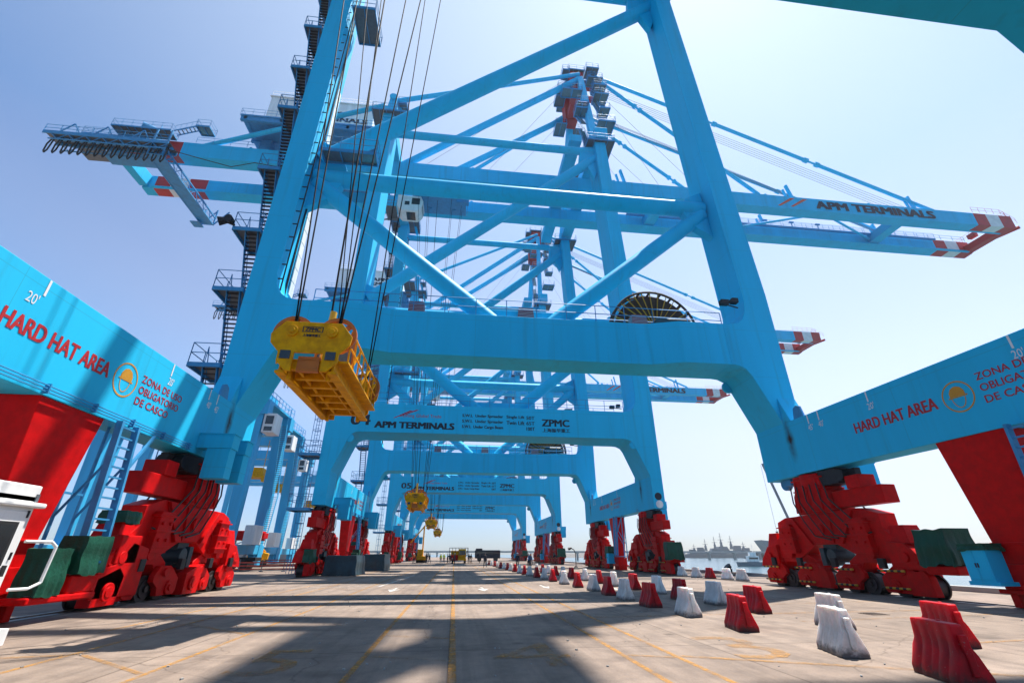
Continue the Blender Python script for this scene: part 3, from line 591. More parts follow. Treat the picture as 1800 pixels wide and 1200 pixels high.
        mb.add([(X, ey+d*u, zc+v) for u, v in hel], [tuple(range(8))]); mb.add([(X, ey+d*u, zc+v) for u, v in ((-.34, -.03), (.34, -.03), (.34, .015), (-.34, .015))], [(0, 1, 2, 3)])
        P('hard_hat_emblem', mb, 'yeltxt')
        for t, y in ((("20'", 3.83), ("20'", -2.06), ("40'", 6.88), ("45'", 7.62)) if side > 0 else (("20'", -2.0), ("20'", 4.02), ("40'", 7.0), ("45'", 7.72))):
            mb = MB(); mb.add([(X, y-.035, 7.85), (X, y+.035, 7.85), (X, y+.035, 8.33), (X, y-.035, 8.33)], [(0, 1, 2, 3)]); k = text_mb(t, .30, .34, .0)
            k = place(k, (X, y+(.12 if side > 0 else -.42) if (side > 0 or y < 0) else y-.05, 7.5), (0, d, 0), (0, 0, 1)); mb.add(k.v, k.f); P('length_mark', mb, 'whitetxt')
    m = MB(); m.tube((18.85, -YO-.012, 6.55), (18.85, -YO+.01, 6.55), .34, 24); P('manhole', m, 'black')
    m = MB(); m.tube((18.88, -YO-.05, 5.85), (18.88, -YO+.01, 5.85), .34, 24); m.tube((18.88, -YO-.07, 5.85), (18.88, -YO-.04, 5.85), .08, 12); P('manhole_cover', m, 'white')
    m = MB(); m.tube((-11.85, -YO-.03, 6.6), (-11.85, -YO+.01, 6.6), .36, 24); P('manhole_cover', m, 'blue', bevel=.01)
    # front lettering on the outer face of the near portal beam
    FY = -(YO-.003)-.008
    def front(txt, x0, z0, h_, wd, mt='black', bold=.01): return P('lettering', place(text_mb(txt, h_, wd, bold), (x0, FY, z0), (1, 0, 0), (0, 0, 1)), mt)
    front('APM TERMINALS', -7.95, 12.32, .60, 7.35, 'black', .045); front('Lifting Global Trade', -5.45, 13.30, .42, 3.6, 'redtxt', .0)
    m = MB()
    for k in (0, .55): m.add([(-6.35+k, FY, 13.28+k*.3), (-6.2+k, FY, 13.28+k*.3), (-4.55+k, FY, 14.05+k*.15), (-4.85+k, FY, 14.05+k*.15)], [(0, 1, 2, 3)])
    P('stripe_mark', m, 'redtxt')
    for z, a, b, c in ((13.52, 'S.W.L  Under Spreader', 'Single Lift', '50T'), (12.98, 'S.W.L  Under Spreader', 'Twin Lift', '65T'), (12.44, 'S.W.L  Under Cargo Beam', '', '100T')):
        front(a, .16, z, .36, 3.95, 'black', .02)
        if b: front(b, 4.45, z, .36, 1.75, 'black', .02)
        front(c, 6.4, z, .34, .8, 'black', .02)
    front('ZPMC', 7.95, 12.92, .68, 2.7, 'black', .03); front('上海振华重工', 7.98, 12.34, .38, 2.72, 'black', .02)
    # girder and boom, one box each side of the trolley gap
    bands = [(-49.5, -47.9, 0), (-47.9, -45.7, 1), (-45.7, -43.2, 2), (-43.2, -40.6, 1), (-40.6, 84.7, 0), (84.7, 87.1, 1), (87.1, 89.6, 2), (89.6, 92.0, 1)]
    for s in (-1, 1):
        m = MB()
        for x0, x1, k in bands: m.prism([(s*2.8, 51.6), (s*4.35, 51.5), (s*4.4, 54.0), (s*2.8, 54.0)], 'x', x0, x1, k)
        P('girder', m, ['blue', 'bandred', 'bandwhite'])
        m = MB(); m.span(-48, 91, s*2.45, s*2.8, 51.6, 51.85); P('trolley_rail', m, 'blue')
        for x in (-32, -18, 0, 22, 46, 47.5, 66, 78): m = MB(); m.prism([(x-.5, 53.98), (x+.5, 53.98), (x+.15, 54.7), (x-.15, 54.7)], 'y', s*3.3, s*3.9); P('stay_bracket', m, 'blue')
        for x in (24, 52.5, 75): m = MB(); m.bar((x, s*3.6, 53.98), (x-.6, s*3.6, 57.2), .3, .45); m.bar((x-1.0, s*3.6, 53.98), (x-1.4, s*3.6, 56.2), .25, .3); P('stay_catcher', m, 'blue')
        m = MB(); m.rail([(-39, s*4.5, 54), (-14, s*4.5, 54)], h=1.1, sp=2.2, r=.03); P('handrail', m, 'blue2')
        if s > 0: m = MB(); m.span(20, 90, s*4.42, s*5.1, 53.0, 53.06); P('boom_ledge', m, 'blue2')
        m = MB(); m.rail([(-14, s*2.7, 54), (20, s*2.7, 54), (84, s*2.7, 54), (91.5, s*2.7, 54)], h=1.1, sp=2.2, r=.03); P('handrail', m, 'blue2')
        m = MB()
        if s > 0:
            m.span(26, 84, 1.75, 2.35, 53.4, 53.46); m.rail([(26, 1.8, 53.4), (84, 1.8, 53.4)], sp=2.0); m.path([(26, 1.9, 53.3), (84, 1.9, 53.3)], .18, 8)
            for x in (36, 41, 46, 51, 56, 61): m.box((x, 1.7, 54.3), (.8, .3, .2)); m.tube((x, 1.7, 53.4), (x, 1.7, 54.3), .05, 5)
            P('boom_walkway', m, 'blue2')
    m = MB(); m.span(-49.9, -48.7, -2.795, 2.795, 51.9, 53.9); P('cross_beam', m, 'blue', bevel=.03)
    for x, hw in ((-11.6, .75), (17.6, .9)): m = MB(); m.span(x-hw, x+hw, -12.0, 12.0, 54.02, 56.0); P('cross_beam', m, 'blue', bevel=.03)
    m = MB(); m.span(13.2, 15.0, -11.0, 12.0, 54.02, 55.3); P('hinge_beam', m, 'blue', bevel=.03)
    m = MB(); m.span(90.6, 92.0, -2.795, 2.795, 51.7, 52.9); m.rail([(91.2, -4.3, 54), (91.2, 4.3, 54)], sp=1.4); m.box((90.2, 0.5, 53.6), (.8, 1.2, .8)); m.box((90.4, -1.8, 53.4), (.6, .8, .6)); m.span(89.6, 93, 4.42, 5.2, 53.6, 53.66); m.rail([(84.5, -4.6, 54.0), (90, -4.6, 54), (93.4, -4.0, 53.0)], sp=1.4)
    m.tube((93.4, -4.0, 52.2), (90.5, 4.2, 52.2), .3, 8)
    P('boom_end', m, ['bandred'], bevel=.02)
    for x in (30, 72): m = MB(); m.span(x-.9, x+.9, -2.795, 2.795, 52.0, 53.5); P('boom_cross_tie', m, 'blue')
    for x0, x1, q in ((30, 44, 1), (44, 58, -1), (58, 72, 1)): m = MB(); m.tube((x0, -2.8*q, 52.6), (x1, 2.8*q, 52.6), .2, 8); P('boom_strut', m, 'blue')
    # A frame: two inclined masts to the apex, back braces, stays
    for s in (-1, 1):
        m = MB(); m.bar((17.0, s*10.9, 53.0), (18.2, s*3.6, 78.5), 1.0, 1.2); P('mast', m, 'blue', bevel=.02)
        ax, ay, az = 19.2, s*4.0, 79.6
        m = MB(); m.tube((18.0, s*3.8, 78.3), (-10.6 if s < 0 else -12.4, s*3.7, 53.9), .55, 16); P('back_brace', m, 'blue', smooth=40)
        m = MB(); m.tube((ax-1.2, ay, az-.2), (-11.2, s*10.9, 58.4), .34, 12); P('back_stay', m, 'blue', smooth=40)
        m = MB(); m.tube((-12.5, s*10.7, 57.6), (-38.5, s*3.7, 54.2), .34, 12); P('back_stay', m, 'blue', smooth=40)
        for x1 in (78.0, 46.6):
            m = MB(); A = Vector((ax+.8, ay, az)); B = Vector((x1, s*3.6, 54.6)); D = B-A
            js = (.36, .66) if x1 > 60 else (.30, .62); t0 = 0
            for j in js:
                m.tube(A+D*t0, A+D*(j-.012), .30, 12); m.tube(A+D*(j-.014), A+D*(j+.014), .17, 8); m.tube(A+D*(j-.022), A+D*(j-.010), .42, 10); m.tube(A+D*(j+.010), A+D*(j+.022), .42, 10); t0 = j+.012
            m.tube(A+D*t0, B, .30, 12); P('fore_stay', m, 'blue', smooth=40)
        for k in range(5): m = MB(); m.tube((ax+.6, ay*.5+.25*k*s, az-1.4+.1*k), (73+.5*k, s*(2.2+.25*k), 54.6), .028, 4); P('boom_rope', m, 'stayrope')
        for A, B in [((ax, ay, az-2), (30+7*k, s*3.4, 54.2)) for k in range(2)]+[((16, s*4, 78), (-8, s*3.4, 54.0)), ((16, s*4, 76), (2, s*3.4, 54.3))]: m = MB(); m.tube(A, B, .022, 4); P('boom_rope', m, 'stayrope')
        # landside pylon on the leg head
        m = MB(); m.frust((-11.5, s*10.9), (1.5, 1.9), 53.0, (-11.3, s*10.9), (.8, 1.3), 58.6); m.bar((-9.2, s*10.9, 52.6), (-10.6, s*10.9, 57.8), .3, .4); m.tube((-11.3, s*9.9, 58.2), (-11.3, s*11.9, 58.2), .5, 12)
        P('pylon', m, 'blue', bevel=.02)
        for q in ((-13.6, -9.0, s*10.9-1.7, s*10.9+1.7, 54.6), (-10.6, -9.4, s*10.9-.9, s*10.9+.9, 57.2), (15.4, 19.2, s*10.9-1.6, s*10.9+1.6, 53.1)): m = MB(); platform(m, *q); P('service_platform', m, ['blue2', 'grating'])
    m = MB()
    m.span(16.9, 18.6, -3.3, 3.3, 74.8, 76.4, 0); m.prism([(-3.6, 74.6), (-1.5, 74.6), (-1.3, 80.6), (-3.6, 80.6)], 'x', 16.6, 18.9, 0); m.prism([(3.6, 74.6), (1.5, 74.6), (1.3, 80.6), (3.6, 80.6)], 'x', 16.6, 18.9, 0)
    m.span(18.4, 21.4, -2.0, -1.2, 79.0, 80.1, 0); m.prism([(18.8, 79.4), (22.4, 79.8), (22.4, 80.6), (18.8, 80.9)], 'y', .8, 1.6, 0)
    P('apex_head', m, 'bandred', bevel=.02)
    for k, (x0, x1, y0, y1, z) in enumerate(((14.2, 16.4, -3.8, -2.0, 76.2), (14.6, 16.4, -1.8, 2.0, 78.4), (16.2, 19.2, -3.9, 3.9, 81.0), (19.4, 20.8, -1.6, 1.8, 81.6), (15.0, 16.2, -4.6, -2.6, 79.6), (15.6, 17.2, 2.2, 4.2, 80.0), (19.2, 20.6, 2.6, 4.4, 78.2), (14.6, 16.4, -5.0, -3.2, 74.0), (15.6, 17.2, -7.4, -5.8, 70.5), (15.8, 17.6, -8.6, -7.0, 66.0), (19.0, 20.6, -9.4, -7.6, 64.0), (19.0, 21.2, -5.6, -3.4, 79.4), (19.0, 21.6, -5.8, -3.8, 76.6), (19.4, 21.6, -7.0, -4.8, 73.0), (18.9, 21.2, -8.2, -6.0, 69.0),
                                         (15.2, 17.0, -9.4, -7.6, 63.5), (18.0, 20.6, -10.6, -8.2, 59.5), (14.8, 16.8, 1.5, 4.5, 73.5), (18.5, 20.5, 4.0, 6.5, 75.5), (18.5, 20.5, 6.0, 8.5, 67.0))): m = MB(); platform(m, x0, x1, y0, y1, z); P('apex_platform', m, ['blue2', 'grating'])
    for z0, z1, y0, x in ((53.1, 59.4, -9.4, 16.0), (59.4, 63.5, -8.4, 16.0), (63.5, 69.0, -7.4, 19.2), (69.0, 73.0, -6.2, 19.6), (73.0, 76.6, -5.4, 20.2), (76.6, 79.4, -4.8, 19.8)): m = MB(); stair_flight(m, (x, y0-1.2, z0), (x, y0+1.0, z1), .8, (1, 0, 0)); P('mast_stair', m, ['blue2', 'grating'])
    # machinery house on the landside girder
    m = MB(); m.span(-30.2, -15.2, -6.0, 6.0, 57.2, 63.0); m.span(-30.4, -15.0, -6.2, 6.2, 63.0, 63.15)
    hs = P('machinery_house', m, 'white', bevel=.05)
    for x in (-29, -27.3, -22): m = MB(); m.span(x-.5, x+.5, -3.6, -2.4, 63.15, 63.9); m.frust((x, -3), (1.3, 1.5), 63.9, (x, -3), (.7, .9), 64.2); P('roof_vent', m, 'white', hs)
    for t, x0, z0, wd in (('APM', -22.5, 60.35, 3.6), ('TERMINALS', -24.6, 59.15, 8.6)): P('lettering', place(text_mb(t, .85, wd, .045), (x0, -6.02, z0), (1, 0, 0), (0, 0, 1)), 'black', hs)
    m = MB(); m.rail([(-30.2, -6.0, 63.15), (-15.2, -6.0, 63.15), (-15.2, 6.0, 63.15)], sp=1.6); P('roof_rail', m, 'white', hs)
    m = MB(); m.span(-32.5, -13.8, -7.6, 7.6, 56.75, 57.0); m.rail([(-32.5, 7.6, 57), (-32.5, -7.6, 57), (-13.8, -7.6, 57), (-13.8, 7.6, 57)], sp=1.5)
    for x in (-31.8, -27, -22.5, -18, -14.4): m.span(x-.2, x+.2, -7.5, 7.5, 56.2, 56.75)
    for y in (-7.3, -3.6, 3.6, 7.3): m.span(-32.4, -13.9, y-.2, y+.2, 56.0, 56.75)
    for x in (-30, -16): m.span(x-.7, x+.7, -4.3, -2.9, 54.02, 56.0); m.span(x-.7, x+.7, 2.9, 4.3, 54.02, 56.0)
    m.span(-32.0, -14.2, -6.8, 6.8, 56.3, 56.5); P('house_deck', m, 'blue2')
    # trolley with the operator cabin slung below
    m = MB(); m.span(-8.8, -.8, -2.4, 2.4, 50.6, 51.2); m.span(-8.2, -6.9, -2.7, 2.7, 51.2, 52.2); m.span(-2.4, -1.1, -2.7, 2.7, 51.2, 52.2); m.span(-6, -3, -2.2, 2.2, 51.2, 52.0)
    m.rail([(-9, -2.5, 50.6), (-.6, -2.5, 50.6), (-.6, 2.5, 50.6)], sp=1.4); m.span(-2.2, -.4, -2.2, -1.5, 49.2, 50.6)
    for y in (-1.2, 1.2):
        for x in (-6.4, -2.6): m.tube((x, y-.15, 51.0), (x, y+.15, 51.0), .55, 16)
    P('trolley', m, 'blue2')
    m = MB(); m.prism([(-11.0, 48.4), (-11.0, 50.5), (-7.6, 50.5), (-7.2, 49.6), (-7.4, 48.4), (-8.0, 47.7), (-10.3, 47.7)], 'y', -1.3, 1.3)
    cb = P('operator_cabin', m, 'white', bevel=.05)
    m = MB(); m.span(-8.9, -7.7, -1.32, -1.31, 48.9, 50.1); m.span(-9.9, -9.2, -1.32, -1.31, 48.7, 49.4); m.span(-7.3, -7.28, -1.0, 1.0, 48.7, 49.5); m.span(-9.6, -8.3, -.9, .9, 47.68, 47.69); P('cabin_window', m, 'glass', cb)
    m = MB(); m.span(-12.6, -11.0, -1.6, 1.6, 47.9, 48.0); m.rail([(-12.6, 1.6, 48), (-12.6, -1.6, 48), (-11, -1.6, 48)], sp=.8); stair_flight(m, (-12.2, -1.3, 45.6), (-11.6, 1.2, 48), .7, (1, 0, 0)); P('cabin_stair', m, ['grating', 'grating'], cb)
    for xx, yy in ((-10.8, -1), (-8.2, 1)): m = MB(); m.bar((xx, yy, 50.4), (xx, yy, 51.3), .2, .2); P('cabin_hanger', m, 'grating', cb)
    # hoist ropes down to the head block
    for (xt, xb) in ((-8.0, -5.02), (-6.6, -4.98), (-3.0, -3.78), (-1.4, -3.74)):
        for yt, yb in ((-1.3, -1.2), (1.3, 3.5)): m = MB(); m.tube((xt, yt, 51.2), (xb, yb, 7.6), .026, 5); P('hoist_rope', m, 'rope')
    m = MB(); m.tube((-5.2, -.6, 51), (-4.5, .2, 8.6), .035, 5); P('hoist_rope', m, 'rope')
    # festoon tail platform at the landside end
    m = MB(); m.span(-55, -40, -7.4, -5.4, 50.75, 50.82, 1); m.bar((-55, -7.4, 50.6), (-40, -7.4, 50.6), .12, .5); m.bar((-55, -5.4, 50.6), (-40, -5.4, 50.6), .12, .5); m.rail([(-55, -7.4, 50.8), (-40, -7.4, 50.8)], sp=2, r=.04); m.rail([(-55, -5.4, 50.8), (-48, -5.4, 50.8)], sp=2, r=.04); m.span(-53, -49.5, -5.3, -2.6, 50.9, 50.97, 1); m.bar((-54.6, -5.2, 51), (-49.4, -2.9, 51.8), .25, .4)
    for x in range(-54, -40, 2): m.bar((x, -7.4, 50.6), (x, -5.4, 50.6), .1, .3)
    for x in (-53.5, -49.5, -45): m.bar((x, -7.2, 50.8), (x+1.0, -6.8, 53.0), .12, .12); m.bar((x+2, -5.8, 50.8), (x+1, -6.8, 53), .12, .12)
    platform(m, -53, -45, -5.2, -3.0, 53.4); platform(m, -49, -41.5, -6.2, -4.5, 54.3); m.tube((-46, -5.3, 55.5), (-44.5, -4.3, 55.5), .55, 12); m.bar((-43.8, -5, 54), (-44.4, -4.2, 56.8), .12, .12)
    m.bar((-52, -4.5, 51.9), (-45, -4.5, 51.9), .2, .9); stair_flight(m, (-41.2, -5.6, 54.3), (-38.6, -5.6, 55.6), .8, (0, 1, 0)); platform(m, -38.6, -36.8, -6.2, -4.5, 55.6); m.bar((-50, -6.6, 51.1), (-49.3, -3.6, 52.0), .3, .35)
    for k in range(7):
        x = -54+k*2; m.bar((x, -7.4, 50.4), (x+1, -7.4, 49.5), .08, .08); m.bar((x+1, -7.4, 49.5), (x+2, -7.4, 50.4), .08, .08); m.bar((x, -5.4, 50.4), (x+1, -5.4, 49.5), .08, .08); m.bar((x+1, -5.4, 49.5), (x+2, -5.4, 50.4), .08, .08)
    m.bar((-54, -7.4, 49.5), (-40, -7.4, 49.5), .10, .14); m.bar((-54, -5.4, 49.5), (-40, -5.4, 49.5), .10, .14); m.bar((-54, -6.4, 50.5), (-40, -6.4, 50.5), .35, .30)
    m.span(-49.5, -43, -5.2, -2.9, 50.2, 50.27, 0); m.rail([(-49.5, -5.2, 50.3), (-43, -5.2, 50.3)], sp=1.2, r=.04); m.rail([(-53, -3.0, 53.4), (-45, -3.0, 53.4)], sp=1.0, r=.04)
    for x in (-48, -46.5, -44.8): m.span(x-.4, x+.4, -4.6, -3.4, 54.4, 55.2)
    P('festoon_platform', m, ['blue2', 'grating'])
    for k in range(15):
        x = -54.2+k*.98; m = MB(); m.path([(x, -6.7, 50.4), (x-.25, -6.75, 49.2), (x-.15, -6.8, 47.9), (x+.0, -6.8, 47.65), (x+.15, -6.75, 48.2), (x+.2, -6.7, 50.4)], .085, 6); P('festoon_loop', m, 'rubber', smooth=60)
    m = MB(); m.path([(-41, -6.6, 50.3), (-36, -6.4, 49.2), (-33, -5.0, 49.6), (-30.5, -4.5, 51.2), (-22, -4.5, 50.2), (-14, -4.5, 51.2)], .06, 6); P('festoon_cable', m, 'rubber', smooth=60)
    m = MB()
    for x in (-42.4, -40.6):                                                      # lattice service gantry across the tail
        m.bar((x, -6.9, 50.2), (x, 7.2, 50.2), .16, .2); m.bar((x, -6.9, 48.9), (x, 7.2, 48.9), .16, .2)
        for k in range(7): m.bar((x, -6.9+2*k, 50.2), (x, -5.9+2*k, 48.9), .08, .08); m.bar((x, -5.9+2*k, 48.9), (x, -4.9+2*k, 50.2), .08, .08)
        m.bar((x, -6.8, 48.9), (x, -6.8, 53.4), .18, .18); m.bar((x, 7.1, 48.9), (x, 7.1, 51.8), .16, .16); m.bar((x, 7.1, 48.9), (x+1.8, 7.1, 51.6), .14, .14)
    m.span(-42.4, -40.6, -6.9, 7.2, 48.85, 48.92, 0); m.rail([(-42.4, 7.2, 48.9), (-42.4, -6.9, 48.9)], sp=1.6); m.rail([(-40.6, 7.2, 48.9), (-40.6, -6.9, 48.9)], sp=1.6); m.span(-43.4, -42, 6.0, 7.4, 48.4, 48.55)
    P('tail_gantry', m, ['blue2', 'grating'])
    # stair tower on the landside legs
    zs = [1.0, 5.6, 10.6, 15.2, 19.4, 24.4, 30.2, 34.6, 39.6, 44.6, 49.2, 54.4]
    for z in zs[1:]:
        m = MB(); platform(m, -14.15 if z < 20 else -13.85, -12.55, 9.5, 12.0, z); m.bar((-12.6, 10.2, z-.15), (-12.4, 10.2, z-.15), .15, .2); m.bar((-12.6, 11.8, z-.15), (-12.4, 11.8, z-.15), .15, .2); P('stair_platform', m, ['blue2', 'grating'])
    for a, b in zip(zs, zs[1:]): m = MB(); stair_flight(m, (-13.15, 11.5, a), (-13.15, 9.75, b), .70, (1, 0, 0)); P('stair_flight', m, ['blue2', 'steel'])
    m = MB(); m.tube((-14.1, 9.5, 19.5), (-14.7, 9.4, 19.7), .08, 8); m.tube((-14.5, 9.4, 19.75), (-14.95, 9.3, 19.55), .18, 12, r1=.28); m.tube((-14.3, 9.5, 19.75), (-14.35, 9.1, 19.7), .17, 12, r1=.25); P('floodlight', m, 'steel')
    m = MB()                                                                      # caged ladder on the near landside leg
    for z0 in range(1, 15, 1):
        m.path([(-13.2+.35*math.cos(a), -11.6+.35*math.sin(a), z0) for a in [k*math.pi/6 for k in range(13)]], .025, 4)
    for a in range(4): m.tube((-13.2+.35*math.cos(a*1.57), -11.6+.35*math.sin(a*1.57), .2), (-13.2+.35*math.cos(a*1.57), -11.6+.35*math.sin(a*1.57), 14.6), .025, 5)
    for k in range(45): m.tube((-13.4, -11.4, .4+.32*k), (-13.0, -11.4, .4+.32*k), .018, 4)
    P('caged_ladder', m, ['blue2', 'grating'])
    for z in (5.2, 9.8, 14.4): m = MB(); platform(m, -14.2, -12.42, -12.4, -10.4, z); P('ladder_platform', m, ['blue2', 'grating'])
    m = MB(); m.tube((-10.9, 10.9, 15.2), (-10.65, 10.9, 51), .06, 6); m.path([(-10.75, 9.9, 15), (-10.5, 9.9, 51)], .045, 5)
    for k in range(36): m.bar((-10.88, 9.6, 16+k), (-10.6, 9.6, 16+k), .03, .08); m.span(-10.9, -10.84, 11.3, 11.9, 16+k, 16.93+k, 1)
    P('leg_ladder', m, ['steel', 'white'])
    for q in ((-10.2, -6.6, 9.3, 10.4, 26.3), (-10.4, -8.6, 9.0, 12.0, 42.0)): m = MB(); platform(m, *q); P('service_platform', m, ['blue2', 'grating'])
    # cable reel on the far portal beam
    cx, cy, cz, rr = 13.05, 12.75, 15.55, 3.05
    m = MB(); m.tube((cx, cy-.02, cz), (cx, cy+.42, cz), rr-.30, 48); P('reel_cable', m, 'brown')
    rl = COL.objects[-1]
    m = MB()
    for y in (cy-.14, cy+.5):
        for i in range(30):
            a = 2*math.pi*i/30; m.bar((cx+.5*math.cos(a), y, cz+.5*math.sin(a)), (cx+rr*math.cos(a+.12), y, cz+rr*math.sin(a+.12)), .05, .07, up=(0, 1, 0))
    P('reel_spoke', m, 'yeltxt', rl)
    m = MB()
    for y in (cy-.14, cy+.5):
        pts = [(cx+rr*math.cos(2*math.pi*i/48), y, cz+rr*math.sin(2*math.pi*i/48)) for i in range(49)]; m.path(pts, .085, 8)
    for i in range(24): a = 2*math.pi*i/24; m.bar((cx+rr*math.cos(a), cy-.14, cz+rr*math.sin(a)), (cx+rr*math.cos(a), cy+.5, cz+rr*math.sin(a)), .12, .12)
    P('reel_rim', m, 'brown', rl)
    m = MB(); m.tube((cx, cy-1.3, cz), (cx, cy-.1, cz), .5, 18); m.box((cx+.9, cy-.9, cz+.1), (1.6, .6, .7)); m.tube((cx+.4, cy-.9, cz+.2), (cx+2.0, cy-.9, cz+.2), .38, 14); m.span(cx-.35, cx+.35, cy-1.3, cy-.4, ZT, cz)
    P('reel_drive', m, 'darktarp', rl, smooth=40)
    m = MB(); m.path([(cx+2.6, cy+.2, cz-.8), (cx+3.6, cy+.1, cz-.75), (cx+4.2, cy, cz-.88)], .09, 6); P('reel_lead', m, 'brown', rl, smooth=60)
    return root

crane = make_crane()
tag(crane, 'nearest blue quay crane whose portal and hard hat sill beams surround the viewer', 'quay crane', 'blue quay cranes in a row')
CY = [13.75, 54.65, 99.65, 144.65]
cranes = [crane]
for lab in ('second blue quay crane, numbered 04, behind the big yellow head block', 'third blue quay crane, numbered 05 on its portal beam', 'farthest blue quay crane at the end of the row'):
    c = copy_tree(crane); c['label'] = lab; cranes.append(c)
for i, (c, y) in enumerate(zip(cranes, CY)):
    c.location = (3.5, y, 0)
    place(text_mb('%02d' % (i+3), .95, 1.7, .03), (-10.15-1.0+1.0, -(YO-.003)-.008, 12.55), (1, 0, 0), (0, 0, 1)).build('number_sign', 'black', c, SX)
# boom lettering on the near outer face of every boom
bt = [place(text_mb('APM TERMINALS', 1.5, 21.3, .05), (55.5, -4.43, 52.0), (1, 0, 0), (0, 0, 1))]
for c in cranes:
    if c is cranes[0]:
        o1 = bt[0].build('boom_lettering', 'black', c, SX)
        m = MB()
        for k in (0, 2.2): m.add([(48.6+k, -4.43, 51.9), (49.1+k, -4.43, 51.9), (52.0+k, -4.43, 53.7), (51.2+k, -4.43, 53.7)], [(0, 1, 2, 3)])
        o2 = m.build('boom_stripe', 'orangetxt', c, SX)
    else:
        for o in (o1, o2): q = o.copy(); COL.objects.link(q); q.parent = c

# ------------------------------------------------------------------ head blocks hanging under the trolleys
def make_headblock():
    root = empty('head_block', (0, 0, 0)); B = lambda n, mb, mt, par=root, **k: mb.build(n, mt, par, **k)
    prof = [(-1.14, 1.12), (-.80, 1.54), (.80, 1.54), (1.14, 1.12), (1.10, .84), (.84, .56), (.84, .28), (.56, 0), (.40, 0), (.40, .56), (-.40, .56), (-.40, 0), (-.56, 0), (-.84, .28), (-.84, .56), (-1.10, .84)]
    for s in (-1, 1):
        m = MB(); m.prism(prof, 'y', s*2.6, s*2.52); m.prism([(-.95, .9), (-.78, 1.38), (.78, 1.38), (.95, .9)], 'y', s*2.02, s*2.1)
        for x in (-.56, .56): m.tube((x, s*2.60, 1.22), (x, s*2.67, 1.22), .17, 16); m.tube((x, s*2.66, 1.22), (x, s*2.70, 1.22), .09, 12)
        pl = B('end_plate', m, 'yellow', bevel=.01)
        for x in (-.62, .62):
            m = MB(); n = 28
            m.tube((x, s*2.24, 1.25), (x, s*2.38, 1.25), .16, 16)
            for i in range(n):
                a, b = 2*math.pi*i/n, 2*math.pi*(i+1)/n
                for r0, r1, y0, y1 in ((.48, .58, 2.24, 2.38),):
                    P = [(x+r*math.cos(t), s*y, 1.25+r*math.sin(t)) for t in (a, b) for r in (r0, r1) for y in (y0, y1)]
                    m.add(P, [(0, 1, 3, 2), (4, 6, 7, 5), (2, 3, 7, 6), (0, 4, 5, 1), (0, 2, 6, 4), (1, 5, 7, 3)])
            for k in range(8): a = math.pi*k/4; m.bar((x+.1*math.cos(a), s*2.31, 1.25+.1*math.sin(a)), (x+.5*math.cos(a), s*2.31, 1.25+.5*math.sin(a)), .16, .05, up=(0, 1, 0))
            B('sheave', m, 'orange', pl)
    m = MB()
    for x in (-.72, .72): m.prism([(x-.13, -.03), (x+.13, -.03), (x+.13, .03), (x+.03, .06), (x+.03, .36), (x+.11, .40), (x+.11, .44), (x-.11, .44), (x-.11, .40), (x-.03, .36), (x-.03, .06), (x-.13, .03)], 'y', -2.5, 2.5)
    for y in (-2.3, -1.5, -.75, 0, .75, 1.5, 2.3): m.span(-.6, .6, y-.09, y+.09, .12, .38)
    m.span(-.6, .6, -2.45, 2.45, .38, .41); m.tube((-.35, -2.3, .2), (-.35, 2.3, .2), .05, 8); m.tube((.3, -2.3, .16), (.3, 2.3, .16), .035, 8)
    for y in (-2.2, 2.2):
        for x in (-.55, .55): m.tube((x, y, -.14), (x, y, .1), .07, 10)
    B('base_frame', m, 'yellow', bevel=.008)
    m = MB(); m.rail([(1.05, -2.3, .42), (1.05, 2.3, .42)], h=1.0, sp=.65, r=.03); m.rail([(-1.05, -2.0, .42), (-1.05, 2.3, .42)], h=.6, sp=.9, r=.025); m.span(.8, 1.1, -2.4, 2.4, .36, .42)
    for y in (-1.4, .2, 1.6): m.bar((.86, y, .42), (1.04, y+.5, 1.35), .06, .06)
    B('guard_rail', m, 'yellow')
    m = MB(); m.tube((-.12, -1.0, .4), (-.02, -1.0, 2.75), .11, 14); m.tube((-.12, -1.0, .4), (-.12, -1.0, .7), .2, 14); B('cable_basket_post', m, [mat('bright_yellow_paint', (.72, .42, .01), .4)], smooth=40)
    m = MB(); m.span(-.58, .58, -.12, .02, .9, 2.15)
    for a in ((-.66, -.58, .9, 2.23), (.58, .66, .9, 2.23)): m.span(a[0], a[1], -.16, .06, a[2], a[3], 1)
    m.span(-.58, .58, -.16, .06, 2.15, 2.23, 1); m.span(-.4, .4, -.1, 1.0, .42, .9)
    B('electric_cabinet', m, ['grating', 'orange'], bevel=.008)
    m = MB()
    for x in (-.62, .62): m.span(x-.14, x+.14, -2.63, -2.602, .35, .60, 0)
    m.span(-.3, .3, -2.45, -2.3, .05, .5, 1); m.tube((-.25, -2.4, .12), (.25, -2.4, .12), .06, 10, mi=1)
    B('work_lamp', m, ['glass', 'orange'])
    m = MB(); Y = -2.608
    for a, b, c_, d_ in ((-.27, .27, 1.205, 1.225), (-.27, .27, 1.37, 1.39), (-.29, -.265, 1.205, 1.39), (.265, .29, 1.205, 1.39)): m.add([(a, Y, c_), (b, Y, c_), (b, Y, d_), (a, Y, d_)], [(0, 1, 2, 3)])
    for t, z, h_, wd in (('ZPMC', 1.24, .115, .42), ('上海振华重工', 1.06, .085, .50)):
        k = place(text_mb(t, h_, wd, .03), (-wd/2, Y, z), (1, 0, 0), (0, 0, 1)); m.add(k.v, k.f)
    B('maker_plate', m, 'black')
    m = MB(); m.box((.15, 1.2, .85), (.9, .7, .8)); m.tube((.4, -.9, .6), (.4, .5, .6), .3, 14); m.tube((-.5, .7, .55), (-.5, 1.9, .55), .22, 12); B('power_pack', m, 'darktarp', smooth=40)
    return root
hb = make_headblock(); tag(hb, 'big yellow head block hanging close overhead under the nearest crane', 'head block', 'yellow head blocks on hoist ropes')
hbs = [hb]
